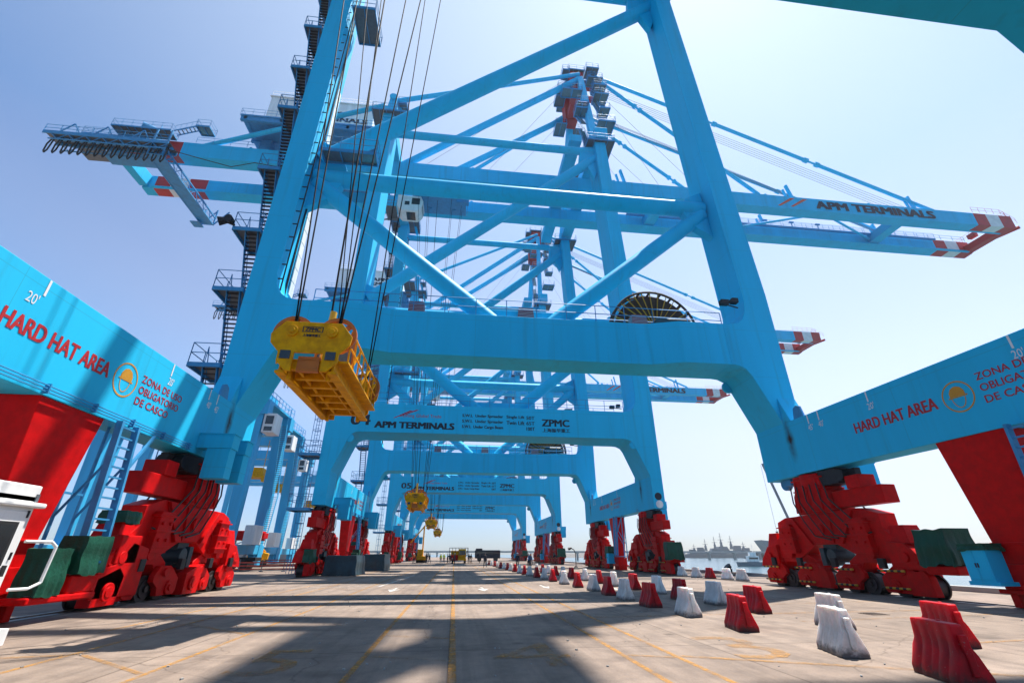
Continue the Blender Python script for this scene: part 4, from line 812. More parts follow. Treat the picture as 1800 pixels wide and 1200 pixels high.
for lab in ('yellow head block hanging in front of the portal beam numbered 05', 'small yellow head block with the lowest but one height, between the larger and the smallest', 'smallest and farthest yellow head block low over the lane'):
    c = copy_tree(hb); c['label'] = lab; hbs.append(c)
for o, loc in zip(hbs, ((-4.42, 14.95, 6.25), (-4.45, 54.6, 6.1), (-4.85, 99.6, 6.3), (-5.05, 144.6, 6.3))): o.location = loc

# ------------------------------------------------------------------ plastic road barriers
def make_barrier(mt):
    sec = [(-.235, 0), (.235, 0), (.235, .10), (.125, .36), (.10, .46), (.078, .72), (-.078, .72), (-.10, .46), (-.125, .36), (-.235, .10)]
    m = MB(); rows = []; n = len(sec)
    ys = [-.47, -.44, -.33, -.27, -.21, -.13, -.07, 0, .07, .13, .21, .27, .33, .44, .47]
    def inset(y):
        k = abs(y)
        return .022 if any(abs(k-r) < .035 for r in (.07, .27)) else 0
    for y in ys:
        r = []
        for x, z in sec:
            yy = y*(1.0 if z < .45 else .90) if abs(y) > .4 else y
            e = inset(y) if (.05 < z < .6) else 0
            f = 1-.06*(abs(y) > .45)
            r.append((x*f-math.copysign(e, x)*(1 if abs(x) > .09 else .5), yy, z if not (z == .72 and abs(y) > .45) else .70))
        rows.append(r)
    V = [p for r in rows for p in r]; F = []
    for i in range(len(ys)-1):
        for j in range(n): a, b = i*n+j, i*n+(j+1) % n; F.append((a, a+n, b+n, b))
    F += [tuple(range(n)), tuple(range((len(ys)-1)*n, len(ys)*n))[::-1]]
    m.add(V, F); m.span(-.045, .045, -.51, -.44, .12, .60); m.span(-.04, .04, .44, .50, .12, .60)
    for s in (-1, 1): m.tube((s*.05, -.02, .70), (s*.05, -.02, .735), .035, 10) if s > 0 else None
    return m
def weather(m):
    n = m.node_tree; L = n.links.new; b = n.nodes['Principled BSDF']; src = b.inputs['Base Color'].links[0].from_socket
    tc = n.nodes.new('ShaderNodeTexCoord'); oi = n.nodes.new('ShaderNodeObjectInfo'); sp = n.nodes.new('ShaderNodeSeparateXYZ'); L(tc.outputs['Object'], sp.inputs[0])
    ad = n.nodes.new('ShaderNodeVectorMath'); ad.operation = 'ADD'; L(tc.outputs['Object'], ad.inputs[0]); L(oi.outputs['Location'], ad.inputs[1])
    z1 = n.nodes.new('ShaderNodeTexNoise'); z1.inputs['Scale'].default_value = 9; z1.inputs['Detail'].default_value = 8; z1.inputs['Roughness'].default_value = .75; L(ad.outputs[0], z1.inputs['Vector'])
    h = n.nodes.new('ShaderNodeMapRange'); L(sp.outputs[2], h.inputs[0]); h.inputs[1].default_value = 0; h.inputs[2].default_value = .22; h.inputs[3].default_value = .62; h.inputs[4].default_value = 0
    a = n.nodes.new('ShaderNodeMath'); a.operation = 'ADD'; L(h.outputs[0], a.inputs[0]); L(z1.outputs[0], a.inputs[1])
    r = n.nodes.new('ShaderNodeMapRange'); L(a.outputs[0], r.inputs[0]); r.inputs[1].default_value = .66; r.inputs[2].default_value = 1.0; r.inputs[4].default_value = .85
    mx = n.nodes.new('ShaderNodeMix'); mx.data_type = 'RGBA'; L(r.outputs[0], mx.inputs[0]); L(src, mx.inputs[6]); mx.inputs[7].default_value = (.035, .028, .024, 1)
    z2 = n.nodes.new('ShaderNodeTexNoise'); z2.inputs['Scale'].default_value = 30; z2.inputs['Detail'].default_value = 4; L(ad.outputs[0], z2.inputs['Vector'])
    r2 = n.nodes.new('ShaderNodeMapRange'); L(z2.outputs[0], r2.inputs[0]); r2.inputs[1].default_value = .66; r2.inputs[2].default_value = .72; r2.inputs[4].default_value = .5
    m2 = n.nodes.new('ShaderNodeMix'); m2.data_type = 'RGBA'; L(r2.outputs[0], m2.inputs[0]); L(mx.outputs[2], m2.inputs[6]); m2.inputs[7].default_value = (.30, .26, .24, 1)
    hs = n.nodes.new('ShaderNodeHueSaturation'); L(m2.outputs[2], hs.inputs['Color']); v = n.nodes.new('ShaderNodeMapRange'); L(oi.outputs['Random'], v.inputs[0]); v.inputs[3].default_value = .72; v.inputs[4].default_value = 1.08; L(v.outputs[0], hs.inputs['Value'])
    L(hs.outputs[0], b.inputs['Base Color'])
weather(M['barred']); weather(M['barwhite'])
for k, c_ in (('barred', .45), ('barwhite', .6)):      # thin hollow plastic lets light through
    b = M[k].node_tree.nodes['Principled BSDF']; b.inputs['Subsurface Weight'].default_value = c_; b.inputs['Subsurface Scale'].default_value = 0.22; b.inputs['Subsurface Radius'].default_value = (1, .7, .6) if k == 'barwhite' else (1, .15, .12)
mesh_by = {}
ordw = ['nearest', 'second', 'third', 'fourth', 'fifth', 'sixth', 'seventh', 'eighth', 'ninth', 'tenth', 'eleventh', 'twelfth', 'thirteenth', 'fourteenth', 'fifteenth', 'sixteenth', 'seventeenth', 'eighteenth', 'nineteenth', 'twentieth', 'twenty-first', 'twenty-second', 'twenty-third', 'twenty-fourth', 'twenty-fifth', 'twenty-sixth']
rowA = [(7.12, 7.02), (7.02, 8.92), (6.85, 11.8), (6.83, 14.45), (6.74, 17.0), (6.76, 19.55), (6.82, 21.9), (6.87, 24.4), (6.74, 27), (6.62, 29.8), (6.55, 32.9), (6.56, 36.1), (6.4, 38.4), (6.28, 41.2), (6.25, 44.0), (6.3, 47.6), (6.2, 50.5), (6.15, 53.5), (6.15, 57), (6.1, 60.5), (6.05, 64.2), (6.0, 68.5), (6.0, 73), (5.95, 78), (5.9, 83.5), (5.9, 89.5)]
rowB = [(9.84, 9.5), (9.3, 11.85), (9.3, 15.0), (9.35, 17.45), (8.97, 19.4), (9.3, 22.4), (9.1, 24.9), (9.0, 27.7), (8.95, 30.4), (8.93, 33.6), (8.75, 36.8), (8.85, 40.1), (8.7, 42.3), (8.7, 45.5), (8.7, 48.6), (8.7, 52)]
rowC = [(18.4, 39), (18.6, 37), (18.75, 35.2), (19.15, 33.6), (19.35, 32.1)]
def put_barrier(x, y, red, label, group):
    k = 'barred' if red else 'barwhite'
    if k not in mesh_by:
        o = make_barrier(k).build('plastic_barrier', k, bevel=.012, smooth=35); mesh_by[k] = o
    else:
        o = mesh_by[k].copy(); COL.objects.link(o)
    o.location = (x, y, 0); o.rotation_euler = (0, 0, R(random.uniform(-5, 5)) + (R(-12) if y < 12 else 0))
    tag(o, label, 'road barrier', group); return o
for nm, rw in (('left', rowA), ('middle', rowB)):
    for i, (x, y) in enumerate(rw):
        red = (i % 2 == 0)
        put_barrier(x, y, red, '%s plastic road barrier, %s from the front in the %s row beside the lanes' % ('red' if red else 'dirty white', ordw[i], nm), 'barriers of the %s row' % nm)
for i, ((x, y), red, lab) in enumerate(zip(rowC, (0, 0, 1, 0, 0), ('white plastic barrier near the quay edge, leftmost of the short row', 'white plastic barrier near the quay edge, just left of the lone red one', 'lone red plastic barrier in the short row near the quay edge', 'white plastic barrier near the quay edge, just right of the lone red one', 'white plastic barrier near the quay edge, rightmost of the short row'))):
    put_barrier(x, y, red, lab, 'barriers of the quay edge row')
#NEXT
# ------------------------------------------------------------------ people
def make_person(name, shirt, trousers, hat, pose):
    """one continuous skinned body; colours follow the garments"""
    if pose == 'walk': fl, fr, al, ar = (-.10, .24, .0), (.10, -.22, .03), (-.30, -.20, .82), (.30, .20, .84)
    elif pose == 'point': fl, fr, al, ar = (-.12, .02, 0), (.13, -.02, 0), (-.30, .02, .80), (.42, .46, 1.42)
    elif pose == 'lean': fl, fr, al, ar = (-.13, .02, 0), (.13, .06, 0), (-.22, .52, .62), (.22, .55, .60)
    else: fl, fr, al, ar = (-.11, .02, 0), (.12, -.02, 0), (-.29, .05, .80), (.29, .03, .80)
    ln = .42 if pose == 'lean' else 0
    V = [(0, 0, .95), (0, ln*.35, 1.15), (0, ln*.8, 1.38), (0, ln*1.05, 1.50), (0, ln*1.25+.01, 1.60), (0, ln*1.35+.02, 1.72)]
    E = [(0, 1), (1, 2), (2, 3), (3, 4), (4, 5)]; Rr = [.145, .135, .145, .062, .088, .082]
    def limb(root, pts, rs):
        p = root
        for q, r in zip(pts, rs): V.append(q); Rr.append(r); E.append((p, len(V)-1)); p = len(V)-1
    for sx, f in ((-1, fl), (1, fr)):
        kn = (f[0]*.95, f[1]*.5+.04, .50+f[2]); limb(0, [(sx*.095, 0, .88), kn, (f[0], f[1], .09+f[2]), (f[0]*1.1, f[1]+.15, .04+f[2])], [.098, .066, .05, .042])
    for sx, a in ((-1, al), (1, ar)):
        sh = (sx*.19, ln*.85, 1.40); el = ((sh[0]+a[0])/2+sx*.05, (sh[1]+a[1])/2-.03, (sh[2]+a[2])/2); limb(2, [sh, el, a, (a[0], a[1]+.03, a[2]-.09 if a[2] < 1.2 else a[2]+.05)], [.062, .046, .036, .03])
    me = bpy.data.meshes.new(name); me.from_pydata(V, E, []); o = bpy.data.objects.new(name, me); COL.objects.link(o)
    sk = o.modifiers.new('skin', 'SKIN')
    lay = me.skin_vertices[0] if me.skin_vertices else None
    for i, r in enumerate(Rr): me.skin_vertices[0].data[i].radius = (r*(1.25 if i in (1, 2) else 1), r*(.85 if i in (1, 2) else 1))
    me.skin_vertices[0].data[0].use_root = True
    o.modifiers.new('sub', 'SUBSURF').levels = 1; o.modifiers['sub'].render_levels = 1
    dg = bpy.context.evaluated_depsgraph_get(); dg.update()
    m2 = bpy.data.meshes.new_from_object(o.evaluated_get(dg)); bpy.data.objects.remove(o); m2.name = name
    for k in (trousers, shirt, 'skin', 'rubber'): m2.materials.append(M[k])
    for p in m2.polygons:
        c = p.center; k = 0 if c.z < .96 else 1
        if c.z > 1.47 and abs(c.x) < .13: k = 2
        if abs(c.x) > .2 and c.z < .86 and pose != 'lean': k = 2
        if c.z < .09: k = 3
        p.material_index = k; p.use_smooth = True
    o = bpy.data.objects.new(name, m2); COL.objects.link(o)
    h = MB(); cy = ln*1.33+.02
    for i in range(4):
        a0, a1 = i*math.pi/8, (i+1)*math.pi/8
        h.tube((0, cy, 1.70+.12*math.sin(a0)), (0, cy, 1.70+.12*math.sin(a1)), .118*math.cos(a0), 14, r1=max(.01, .118*math.cos(a1)), caps=(i == 3))
    h.tube((0, cy+.03, 1.69), (0, cy+.03, 1.705), .145, 14)
    h.build('hard_hat' if hat != 'navy' else 'hair_cap', hat, o, smooth=60)
    return o
kinds = {}
def person(x, y, rz, shirt, trousers, hat, pose, label, group=None):
    k = (shirt, trousers, hat, pose)
    o = copy_tree(kinds[k]) if k in kinds else make_person('person', *k)
    kinds.setdefault(k, o); o.location = (x, y, 0); o.rotation_euler = (0, 0, R(rz)); tag(o, label, 'person', group); return o
person(4.25, 67.5, 20, 'navy', 'navy', 'navy', 'walk', 'person in dark clothes walking alone beside the left barrier row')
person(8.9, 59.0, 200, 'shirtblue', 'navy', 'helmet', 'lean', 'person in a blue shirt leaning forward behind the barriers')
person(8.0, 62.5, 160, 'navy', 'navy', 'helmet', 'stand', 'person in dark clothes standing just behind the one leaning over')
person(10.9, 70.0, 100, 'shirtblue', 'navy', 'helmet', 'stand', 'person in blue beside the third crane waterside bogies')
person(-5.2, 98.0, 0, 'navy', 'navy', 'helmet', 'stand', 'leftmost of two dark figures standing on the left of the far lane')
person(-4.7, 99.5, 60, 'navy', 'navy', 'navy', 'walk', 'bareheaded of two dark figures standing on the left of the far lane')
person(-7.6, 97.0, 180, 'vest', 'navy', 'helmet', 'stand', 'person in an orange vest by the far landside bogies')
person(-9.4, 66.0, 90, 'helmet', 'helmet', 'helmet', 'stand', 'person all in white standing by the third crane landside bogies')
for i, (x, y, rz, sh, hat, po) in enumerate(((-2.6, 103, 30, 'limevest', 'helmet', 'stand'), (-2.0, 104, 200, 'limevest', 'helmet', 'point'))):
    person(x, y, rz, sh, 'navy', hat, po, ('lime vested person standing in the far lane beside another' if i == 0 else 'lime vested person pointing in the far lane'), 'lime vested people')
for i, (x, y, rz, po) in enumerate(((-.75, 97, 10, 'stand'), (-.2, 98.5, 120, 'walk'), (.2, 95.5, 250, 'stand'), (2.9, 96.5, 160, 'stand'), (3.4, 98.5, 300, 'walk'), (5.2, 100, 90, 'stand'), (-1.2, 101, 70, 'stand'))):
    person(x, y, rz, 'navy', 'navy', 'navy' if i % 2 else 'helmet', po, 'dark clothed visitor standing close round the red and yellow tractor', 'visitors round the tractor')

# ------------------------------------------------------------------ vehicles and clutter
t = empty('terminal_tractor', (1.3, 99.5, 0)); tag(t, 'red and yellow terminal tractor parked facing us in the far lane', 'tractor')
m = MB(); m.span(-.45, 1.1, -2.2, 2.6, .55, .95); m.span(-1.9, -.5, -1.2, 1.4, .5, 1.5, 1); m.span(-1.9, 1.1, 2.6, 3.0, .5, 2.3); m.build('chassis', ['yellow', 'red'], t, bevel=.04)
m = MB(); m.prism([(-1.0, .95), (1.0, .95), (1.1, 1.9), (.6, 2.6), (-.9, 2.6), (-1.2, 1.9)], 'x', -.35, 1.05); c = m.build('cab', 'yellow', t, bevel=.04)
m = MB(); m.span(-.25, .95, -1.22, -1.19, 1.5, 2.3); m.build('windscreen', 'glass', c)
for x in (-1.5, .9):
    for y in (-1.6, 1.9): m = MB(); m.tube((x-.16, y, .5), (x+.16, y, .5), .5, 20); m.tube((x-.18, y, .5), (x+.18, y, .5), .22, 14, mi=1); m.build('wheel', ['rubber', 'grating'], t, smooth=40)
m = MB(); m.rail([(-2.2, .5, 1.5), (1.5, .5, 1.5), (1.5, 2.8, 1.5)], h=1.3, sp=.6, r=.05); m.span(-2.2, 1.5, .4, 2.8, 1.4, 1.5); m.build('rail_deck', 'steel', t)
t = empty('mobile_crane', (-7.0, 112, 0)); tag(t, 'small yellow mobile crane with a raised lattice arm by the far landside bogies', 'mobile crane')
m = MB(); m.span(-1.0, 1.0, -2.6, 2.6, .5, 1.3); m.span(-.9, .3, -2.4, -.6, 1.3, 2.6); m.build('carrier', 'yellow', t, bevel=.05)
m = MB(); m.tube((0, 1, 1.3), (0, 1, 7.6), .16, 8); m.bar((0, 1, 7.4), (-2.8, 1, 4.0), .18, .25); m.build('arm', 'yellow', t)
for y in (-1.7, 1.7): m = MB(); m.tube((-1.1, y, .5), (1.1, y, .5), .5, 18); m.build('wheel', 'rubber', t)
t = empty('parked_van', (8.6, 128, 0)); tag(t, 'dark van parked across the far end of the quay beside the left barrier row', 'van')
m = MB(); m.span(-3.2, 3.2, -1.3, 1.3, .7, 2.6); m.span(-3.0, -1.4, -1.25, 1.25, 2.6, 3.0); m.build('body', 'navy', t, bevel=.1)
m = MB(); m.span(-2.9, 2.9, -1.32, -1.31, 1.7, 2.3); m.build('window', 'glass', t)
for x in (-2.1, 2.1): m = MB(); m.tube((x, -1.35, .5), (x, 1.35, .5), .5, 18); m.build('wheel', 'rubber', t)
for i, (x0, x1, y0, y1, hh, lab) in enumerate(((-10.7, -8.0, 43.0, 47.5, 1.55, 'dark blue tarpaulin covered crate beside the second crane bogies, nearer one'), (-9.6, -7.2, 54.0, 59.0, 1.65, 'dark tarpaulin covered crate behind the nearer covered one'))):
    o = cloth_box('covered_crate', x0, x1, y0, y1, 0.0, hh, 60+i, None, 'darktarp', (0, 0, 0), .09); tag(o, lab, 'covered crate')
t = empty('lamp_post', (14.6, 58.8, 0)); tag(t, 'thin dark lamp post with a curved head near the quay edge', 'lamp post')
m = MB(); m.path([(0, 0, 0), (0, 0, 1.7), (-.15, 0, 2.1), (-.5, 0, 2.3)], .05, 8); m.frust((0, 0), (.7, .7), 0, (0, 0), (.2, .2), .35); m.build('post', 'steel', t)
m = MB(); m.tube((-.45, 0, 2.32), (-.85, 0, 2.2), .10, 10, r1=.18); m.build('lamp_head', 'steel', t)
t = empty('bollard', (23.4, 24.5, 0))
m = MB(); m.tube((0, 0, 0), (0, 0, .10), .42, 20); m.tube((0, 0, .1), (0, 0, .5), .2, 18, r1=.24); m.tube((0, 0, .5), (-.18, 0, .72), .26, 18, r1=.32); m.build('post', 'steel', t, smooth=40, bevel=.02)
tag(t, 'iron mooring bollard on the quay edge behind the right bogies', 'bollard')
for i, y in enumerate((40.5, 57, 75)):
    c = copy_tree(t); c.location = (23.4, y, 0); c['label'] = ('iron mooring bollard on the quay edge beyond the short barrier row', 'iron mooring bollard on the quay edge by the second crane', 'farthest iron mooring bollard in view on the quay edge')[i]
t = empty('water_barrier_frame', (0, 0, 0)); bpy.data.objects.remove(t)

# white checker's booth at the left edge
t = empty('control_booth', (-9.9, 10.9, 0)); tag(t, 'white steel control booth with a windowed door and white handrail', 'booth')
m = MB(); m.span(-1.4, .85, -2.6, .55, .45, 2.75); m.span(-1.5, .98, -2.75, .68, 2.50, 2.60); m.span(-1.4, .85, -2.6, .55, 2.60, 2.95); m.build('shell', 'white', t, bevel=.03)
m = MB(); m.span(.852, .89, -.55, .42, .5, 2.42); dr = m.build('door', 'white', t, bevel=.015)
m = MB(); m.span(.89, .90, -.30, .22, 1.45, 2.15); m.build('door_window', 'glass', dr)
m = MB(); m.span(.888, .897, -.36, .28, 1.39, 2.21); m.span(.9, .95, .30, .36, 1.2, 1.4); m.build('window_gasket', 'rubber', dr)
m = MB(); m.path([(.95, .60, .95), (1.05, .95, .95), (1.1, 1.15, 1.05), (1.1, 1.2, 1.75), (1.05, 1.1, 1.85), (.9, .6, 1.85)], .03, 8); m.build('handrail', 'white', t, smooth=60)
m = MB(); m.span(.85, 1.35, -.6, .5, .25, .30); m.span(.85, 1.35, -.6, .5, .02, .06); m.span(1.3, 1.35, -.6, .5, .06, .25); m.build('step', 'white', t)
m = MB(); m.span(-1.3, .8, -2.5, .5, .02, .45); m.build('plinth', 'red', t)
m = MB(); m.span(.852, .87, -2.3, -1.0, 1.5, 2.2); m.build('side_window', 'glass', t)
m = MB()
for z in (.7, 1.5, 2.3): m.tube((.89, .40, z), (.89, .40, z+.14), .025, 8)
m.build('hinge', 'steel', dr)
m = MB(); m.span(.852, .875, .46, .53, 2.62, 2.78); m.span(.5, .66, .552, .57, 1.9, 2.1); m.build('name_plate', 'grating', t)

# ------------------------------------------------------------------ yard side: gantries, lifts, fence
def yard_gantry(y, x0, span, ht, label):
    t = empty('yard_gantry', (x0, y, 0)); tag(t, label, 'yard crane', 'blue yard gantries')
    for x in (0, -span):
        for dy in (-4, 4): m = MB(); m.prism([(x-.55, .9), (x+.55, .9), (x+.75, ht), (x-.75, ht)], 'y', dy-.5, dy+.5); m.build('leg', 'paleblue', t, bevel=.03)
        m = MB(); m.span(x-.5, x+.5, -5.2, 5.2, 1.6, 2.6); m.span(x-.35, x+.35, -5.4, -3, .3, 1.6); m.span(x-.35, x+.35, 3, 5.4, .3, 1.6); m.build('end_carriage', 'paleblue', t, bevel=.03)
    for dy in (-4, 4): m = MB(); m.span(-span-1.2, 1.2, dy-.7, dy+.7, ht-.2, ht+1.5); m.rail([(-span-1, dy-.8, ht+1.5), (1, dy-.8, ht+1.5)], sp=1.6, r=.04); m.build('main_girder', 'paleblue', t)
    m = MB(); m.span(-3.5, .9, -4.8, 4.8, ht+1.5, ht+1.8); m.span(-3, -.5, -2, 2, ht+1.8, ht+3.4); m.rail([(-3.5, -4.8, ht+1.8), (.9, -4.8, ht+1.8), (.9, 4.8, ht+1.8)], sp=1.2, r=.04); m.build('trolley', 'paleblue', t)
    m = MB(); m.span(.9, 2.3, -4.6, -2.6, ht-2.4, ht-.1); c = m.build('cabin', 'white', t, bevel=.05)
    m = MB(); m.span(1.15, 2.05, -4.63, -4.61, ht-1.4, ht-.4); m.span(1.15, 2.05, -4.63, -4.61, ht-2.2, ht-1.7); m.build('cabin_window', 'glass', c)
    m = MB(); m.span(.76, 1.9, -2.3, .0, 2.6, 4.6); m.build('power_house', 'white', t, bevel=.04)
    m = MB(); stair_flight(m, (1.3, 2, 2.6), (1.0, 3.9, ht*.5), .7, (1, 0, 0)); stair_flight(m, (1.0, 3.6, ht*.5), (1.2, 1.2, ht), .7, (1, 0, 0)); m.build('stair', ['paleblue', 'grating'], t)
    m = MB(); m.span(-5.6, -2.2, -1.2, 1.2, ht-6.2, ht-5.9); m.prism([(-5.3, ht-5.9), (-2.5, ht-5.9), (-2.9, ht-4.6), (-4.9, ht-4.6)], 'y', -.8, .8); m.span(-5.5, -5.2, -1.1, 1.1, ht-6.8, ht-6.2); m.span(-2.6, -2.3, -1.1, 1.1, ht-6.8, ht-6.2)
    for x in (-4.8, -3.0): m.tube((x, 0, ht-4.6), (x, 0, ht), .05, 5)
    m.build('spreader', 'yellow', t)
    return t
yard_gantry(80, -28.8, 24, 19.0, 'second blue yard gantry, beyond the foremost one')
yard_gantry(60, -24.2, 22, 17.0, 'foremost blue yard gantry just behind the first landside leg')
yard_gantry(104, -33.8, 24, 19.6, 'third blue yard gantry counting away from us')
yard_gantry(138, -36.5, 24, 19.6, 'farthest blue yard gantry seen between the legs')
t = empty('boom_lift', (-27.6, 74, 0), R(15)); tag(t, 'yellow boom lift with a raised folded arm by the fence', 'boom lift')
m = MB(); m.span(-1.1, 1.1, -1.2, 1.2, .5, .9); m.prism([(-1.3, .95), (1.4, .95), (1.5, 1.7), (.3, 2.0), (-1.0, 1.7)], 'y', -.9, .9); m.build('base', 'yellow', t, bevel=.05)
m = MB(); m.bar((.9, 0, 1.8), (-.4, 0, 3.0), .35, .45); m.bar((-.2, 0, 3.0), (-4.6, 0, 4.1), .32, .4); m.build('arm', 'yellow', t, bevel=.03)
for x in (-.9, .9):
    for y in (-1.05, 1.05): m = MB(); m.tube((x, y-.15, .45), (x, y+.15, .45), .45, 18); m.build('wheel', 'rubber', t)
t = empty('crane_truck', (-26.2, 61, 0), R(4)); tag(t, 'red lattice sided work platform on a dark truck left of the second crane', 'truck')
m = MB(); m.span(-4, 3.6, -1.2, 1.2, .9, 1.3); m.span(-3.8, -1.6, -1.15, 1.15, 1.3, 2.5); m.build('body', 'steel', t, bevel=.05)
m = MB(); m.span(-3.9, 3.5, -1.3, 1.3, 3.1, 4.1); m.span(3.5, 3.9, -.8, .8, 3.3, 3.9); m.build('work_platform', 'red', t, bevel=.03)
m = MB(); m.bar((-2, 0, 1.3), (-2.6, 0, 3.1), .25, .25); m.bar((2, 0, 1.3), (2.4, 0, 3.1), .25, .25); m.bar((-2.4, -.9, 1.3), (2.2, -.9, 3.1), .12, .12); m.build('lift_strut', 'white', t)
for x in (-3, 0.6, 2.4): m = MB(); m.tube((x, -1.25, .5), (x, 1.25, .5), .5, 18); m.build('wheel', 'rubber', t)
for i, (xa, ya, xb, yb, lab) in enumerate(((-27.5, 52, -15.6, 55.5, 'low red mesh safety fence left of the second crane bogies'), (-34, 76, -15.0, 82, 'low red mesh fence farther back behind the yellow boom lift'))):
    t = empty('safety_fence', (0, 0, 0)); tag(t, lab, 'fence')
    m = MB(); a = Vector((xa, ya, 0)); b = Vector((xb, yb, 0))
    for z in (.25, .55, .85): m.bar(a+Vector((0, 0, z)), b+Vector((0, 0, z)), .03, .12)
    m.build('mesh_band', 'fence', t)
    for k in range(7): p = a+(b-a)*k/6; m = MB(); m.tube(p, p+Vector((0, 0, 1.15)), .04, 6); m.tube(p, p+Vector((0, 0, .06)), .2, 10); m.build('fence_post', 'grating', t)
for i, (x, y, hh, lab) in enumerate(((-52, 135, 2.6, 'container stack'), )): pass
cols = [('container_red', (0.35, 0.03, 0.02)), ('container_blue', (0.03, 0.10, 0.25)), ('container_green', (0.04, 0.16, 0.10)), ('container_grey', (0.3, 0.3, 0.3))]
CM = [mat(n_, c_, .6, var=.15, scale=.8, streak=True) for n_, c_ in cols]
def container(x, y, z, k, lab):
    m = MB()
    m.span(x-6.1, x+6.1, y-1.22, y+1.22, z+.002, z+2.59)
    for i in range(24): m.span(x-5.9+i*.5, x-5.65+i*.5, y-1.25, y-1.22, z+.15, z+2.45)
    for sx in (-6.1, 6.1):
        m.span(x+sx-.08, x+sx+.08, y-1.27, y-1.1, z+.002, z+2.59)
    tag(m.build('shipping_container', [CM[k]]), lab, 'container', 'stacked containers in the yard')
container(-46, 95, 0, 0, 'red shipping container on the ground below the green one'); container(-46.1, 95, 2.6, 2, 'green shipping container stacked on the red one'); container(-60, 118, 0, 1, 'blue shipping container at the far left of the yard'); container(-45, 127, 0, 3, 'grey shipping container deep in the yard')

# ------------------------------------------------------------------ far harbour: trestle pier, breakwater, ships
t = empty('trestle_pier', (60, 420, 0)); tag(t, 'long low concrete trestle pier across the far end of the harbour', 'pier')
m = MB(); m.span(-300, 330, -2, 2, 3.0, 4.3); m.build('deck', 'concrete', t)
for k in range(27): x = -290+k*24; m = MB(); m.tube((x, -1.2, -4), (x, -1.2, 3), .6, 8); m.tube((x, 1.2, -4), (x, 1.2, 3), .6, 8); m.span(x-1, x+1, -2, 2, 2.4, 3.0); m.build('pile_bent', 'concrete', t)
def strip(name, x0, x1, y0, y1, hh, seed, mt, lab, cat):
    rnd = random.Random(seed); m = MB(); n = 60
    top = [hh*(.6+.4*rnd.random()) for _ in range(n+1)]; V = []
    for i in range(n+1):
        x = x0+(x1-x0)*i/n; V += [(x, y0, -3), (x, y0+(y1-y0)*.35, top[i]), (x, y0+(y1-y0)*.6, top[i]*.95), (x, y1, -3)]
    F = []
    for i in range(n):
        for j in range(3): a = i*4+j; F.append((a, a+4, a+5, a+1))
    m.add(V, F); return tag(m.build(name, mt), lab, cat, kind='structure')
strip('breakwater', 120, 900, 780, 820, 5.0, 3, 'land', 'long stone breakwater behind the warships', 'breakwater')
strip('far_shore', -900, -30, 520, 640, 7.0, 4, 'land', 'low hazy far shore on the left', 'shore')
strip('port_mole', 330, 900, 460, 540, 5.0, 6, 'land', 'stone mole of the harbour on the right', 'mole')
def warship(x, y, L, rz, label, sc=1.0, mt='grey'):
    t = empty('warship', (x, y, -2.6), rz); tag(t, label, 'ship')
    m = MB(); h2 = L/2; prof = [(-h2, 4.2), (-h2*.98, 0), (h2*.86, 0), (h2, 6.6), (h2*.55, 4.9), (-h2*.6, 4.2)]
    n = 14; V = []; 
    for i in range(n+1):
        u = -1+2*i/n; wb = 6.5*(1-max(0, u)**2.6)*(1-.25*max(0, -u)**3)+.15; xx = u*h2; dk = 4.6+2.2*max(0, u)**2
        V += [(xx*.96, -wb*.7, 0), (xx, -wb, dk), (xx, wb, dk), (xx*.96, wb*.7, 0)]
    F = [(3, 2, 1, 0), (n*4, n*4+1, n*4+2, n*4+3)]
    for i in range(n):
        for j in range(4): a, b = i*4+j, i*4+(j+1) % 4; F.append((a, b, b+4, a+4))
    m.add(V, F); m.build('hull', mt, t)
    m = MB(); m.prism([(-h2*.55, 4.4), (h2*.42, 4.4), (h2*.36, 8), (-h2*.5, 7.4)], 'y', -4.6, 4.6); m.prism([(h2*.05, 7.8), (h2*.36, 7.8), (h2*.30, 12), (h2*.1, 12)], 'y', -4, 4); m.prism([(-h2*.28, 7.3), (-h2*.1, 7.3), (-h2*.13, 13), (-h2*.26, 13)], 'y', -2.8, 2.8); m.span(-h2*.48, -h2*.34, -3, 3, 7.2, 10.5); m.build('superstructure', mt, t)
    for fx, hh in ((.2, 27), (-.05, 24), (-.36, 17)):
        m = MB(); m.frust((h2*fx, 0), (3.4, 3.4), 9, (h2*fx, 0), (.8, .8), hh*.75); m.tube((h2*fx, 0, hh*.7), (h2*fx, 0, hh), .3, 6); m.bar((h2*fx-3.5, 0, hh*.72), (h2*fx+3.5, 0, hh*.72), .4, .4); m.bar((h2*fx-2.2, 0, hh*.85), (h2*fx+2.2, 0, hh*.85), .3, .3); m.span(h2*fx-1.2, h2*fx+1.2, -1, 1, hh*.55, hh*.62); m.build('mast', mt, t)
    for fx in (.62, -.72): m = MB(); m.tube((h2*fx, 0, 4.4), (h2*fx, 0, 6.6), 1.8, 12, r1=1.4); m.bar((h2*fx, 0, 6.2), (h2*fx+(6 if fx > 0 else -6), 0, 7.2), .35, .35); m.build('gun_turret', mt, t)
    t.scale = (sc, sc, sc); return t
warship(352, 655, 108, R(-4), 'long grey warship with tall lattice masts moored far behind the right bogies')
warship(414, 705, 96, R(176), 'second grey warship lying behind the long one, more to the right', 1.25, 'grey')
t = empty('landing_ship', (337, 470, -2.6), R(-8)); tag(t, 'large grey slab sided ship bow behind the right bogies', 'ship')
m = MB(); m.prism([(-27, 17.5), (-17, 0), (60, 0), (60, 15.5), (-10, 15.8)], 'y', -9, 9); m.build('hull', 'grey2', t, bevel=.3)
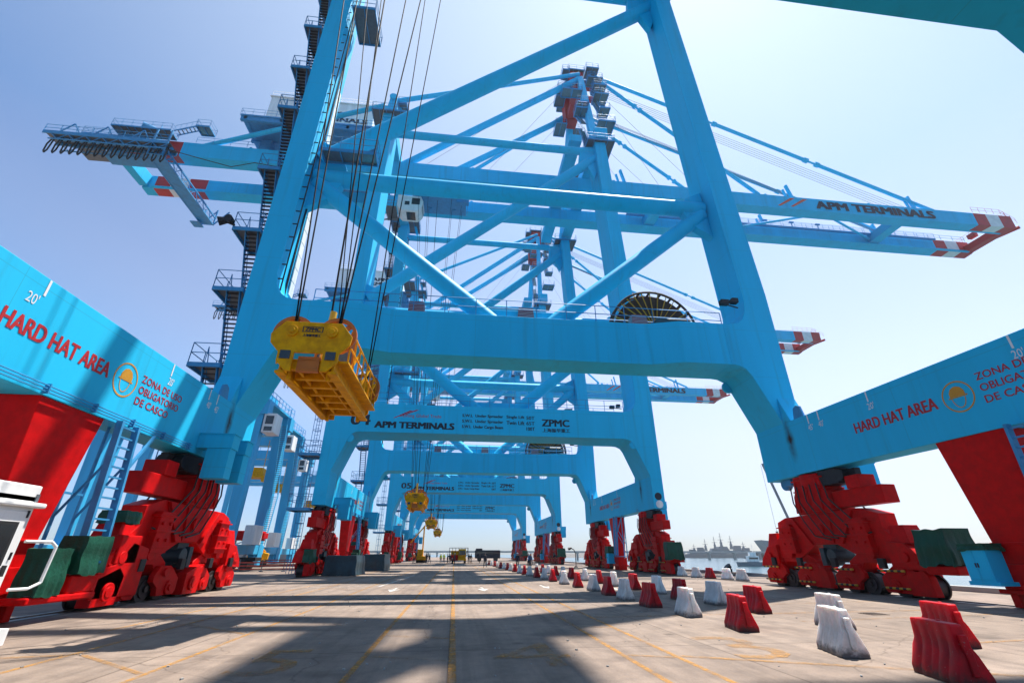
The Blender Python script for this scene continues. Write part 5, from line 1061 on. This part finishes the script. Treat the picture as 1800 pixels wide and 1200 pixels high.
m = MB(); m.span(18, 34, -7, 7, 15.5, 28); m.span(21, 30, -5.5, 5.5, 28, 34); m.tube((25, 0, 34), (25, 0, 47), .5, 8); m.bar((21, 0, 41), (29, 0, 41), .4, .4); m.tube((31, 2, 33), (31, 2, 42), .25, 6); m.build('superstructure', 'grey2', t)
m = MB(); m.span(-6, 4, -9.02, -9.0, 6.0, 9.0); m.span(6, 12, -9.02, -9.0, 6, 9); m.build('hull_marking', 'black', t)
def boat(x, y, L, rz, hullm, lab, cabin=True):
    t = empty('harbour_boat', (x, y, -2.6), rz); tag(t, lab, 'boat', 'small boats moored on the right')
    m = MB(); m.prism([(-L/2, 1.6), (-L/2+.3, 0), (L/2-1.2, 0), (L/2, 2.1), (L/5, 1.6)], 'y', -L*.13, L*.13); m.build('hull', hullm, t, bevel=.1)
    m = MB(); m.span(-L*.2, L*.12, -L*.09, L*.09, 1.6, 3.7); m.span(-L*.12, L*.06, -L*.08, L*.08, 3.7, 5.0); m.tube((0, 0, 5), (0, 0, 8), .08, 6); m.bar((-1, 0, 6.6), (1, 0, 6.6), .1, .1); m.build('cabin', 'white', t, bevel=.05)
    m = MB(); m.span(-L*.17, L*.09, -L*.0905, -L*.09, 2.5, 3.2); m.build('cabin_window', 'glass', t)
boat(139, 190, 15, R(10), 'navy', 'dark hulled work boat with a white cabin seen under the right bogies')
boat(178, 230, 12, R(-20), 'white', 'white motor boat nearest the mole on the right'); boat(192, 236, 11, R(25), 'white', 'white motor boat moored right of the covered motor'); boat(205, 250, 13, R(5), 'grey2', 'grey motor boat between the white boats'); boat(187, 262, 11, R(60), 'navy', 'blue hulled boat behind the white motor boats'); boat(118, 185, 13, R(-12), 'grey2', 'grey boat with red deck gear behind the first wheels', True)
t = empty('floating_crane', (212, 300, -2.6)); tag(t, 'thin harbour crane jib rising behind the right leg with a hanging hook', 'harbour crane')
m = MB(); m.span(-8, 26, -7, 7, 0, 3.2); m.build('barge', 'grey', t, bevel=.2)
m = MB(); m.bar((16, 0, 3), (0.5, 0, 62), 1.2, 1.2); m.bar((22, 0, 3), (12, 0, 20), .6, .6); m.build('jib', 'grey', t)
m = MB(); m.tube((-1, 0, 61), (-.5, 0, 18), .10, 5); m.tube((-.5, 0, 18), (-.5, 0, 15.5), .8, 8, r1=.3); m.build('hook_rope', 'steel', t)

# ------------------------------------------------------------------ coastal haze
hm = bpy.data.materials.new('sea_haze'); hm.use_nodes = True; n = hm.node_tree; n.nodes.remove(n.nodes['Principled BSDF'])
pv = n.nodes.new('ShaderNodeVolumePrincipled'); pv.inputs['Color'].default_value = (0.86, 0.93, 1.0, 1); pv.inputs['Density'].default_value = 0.0002; pv.inputs['Anisotropy'].default_value = 0.35
n.links.new(pv.outputs[0], n.nodes['Material Output'].inputs['Volume'])
g = MB(); g.span(-1000, 1000, -140, 980, -5.2, 95); hz_ = g.build('haze', hm); tag(hz_, kind='stuff')
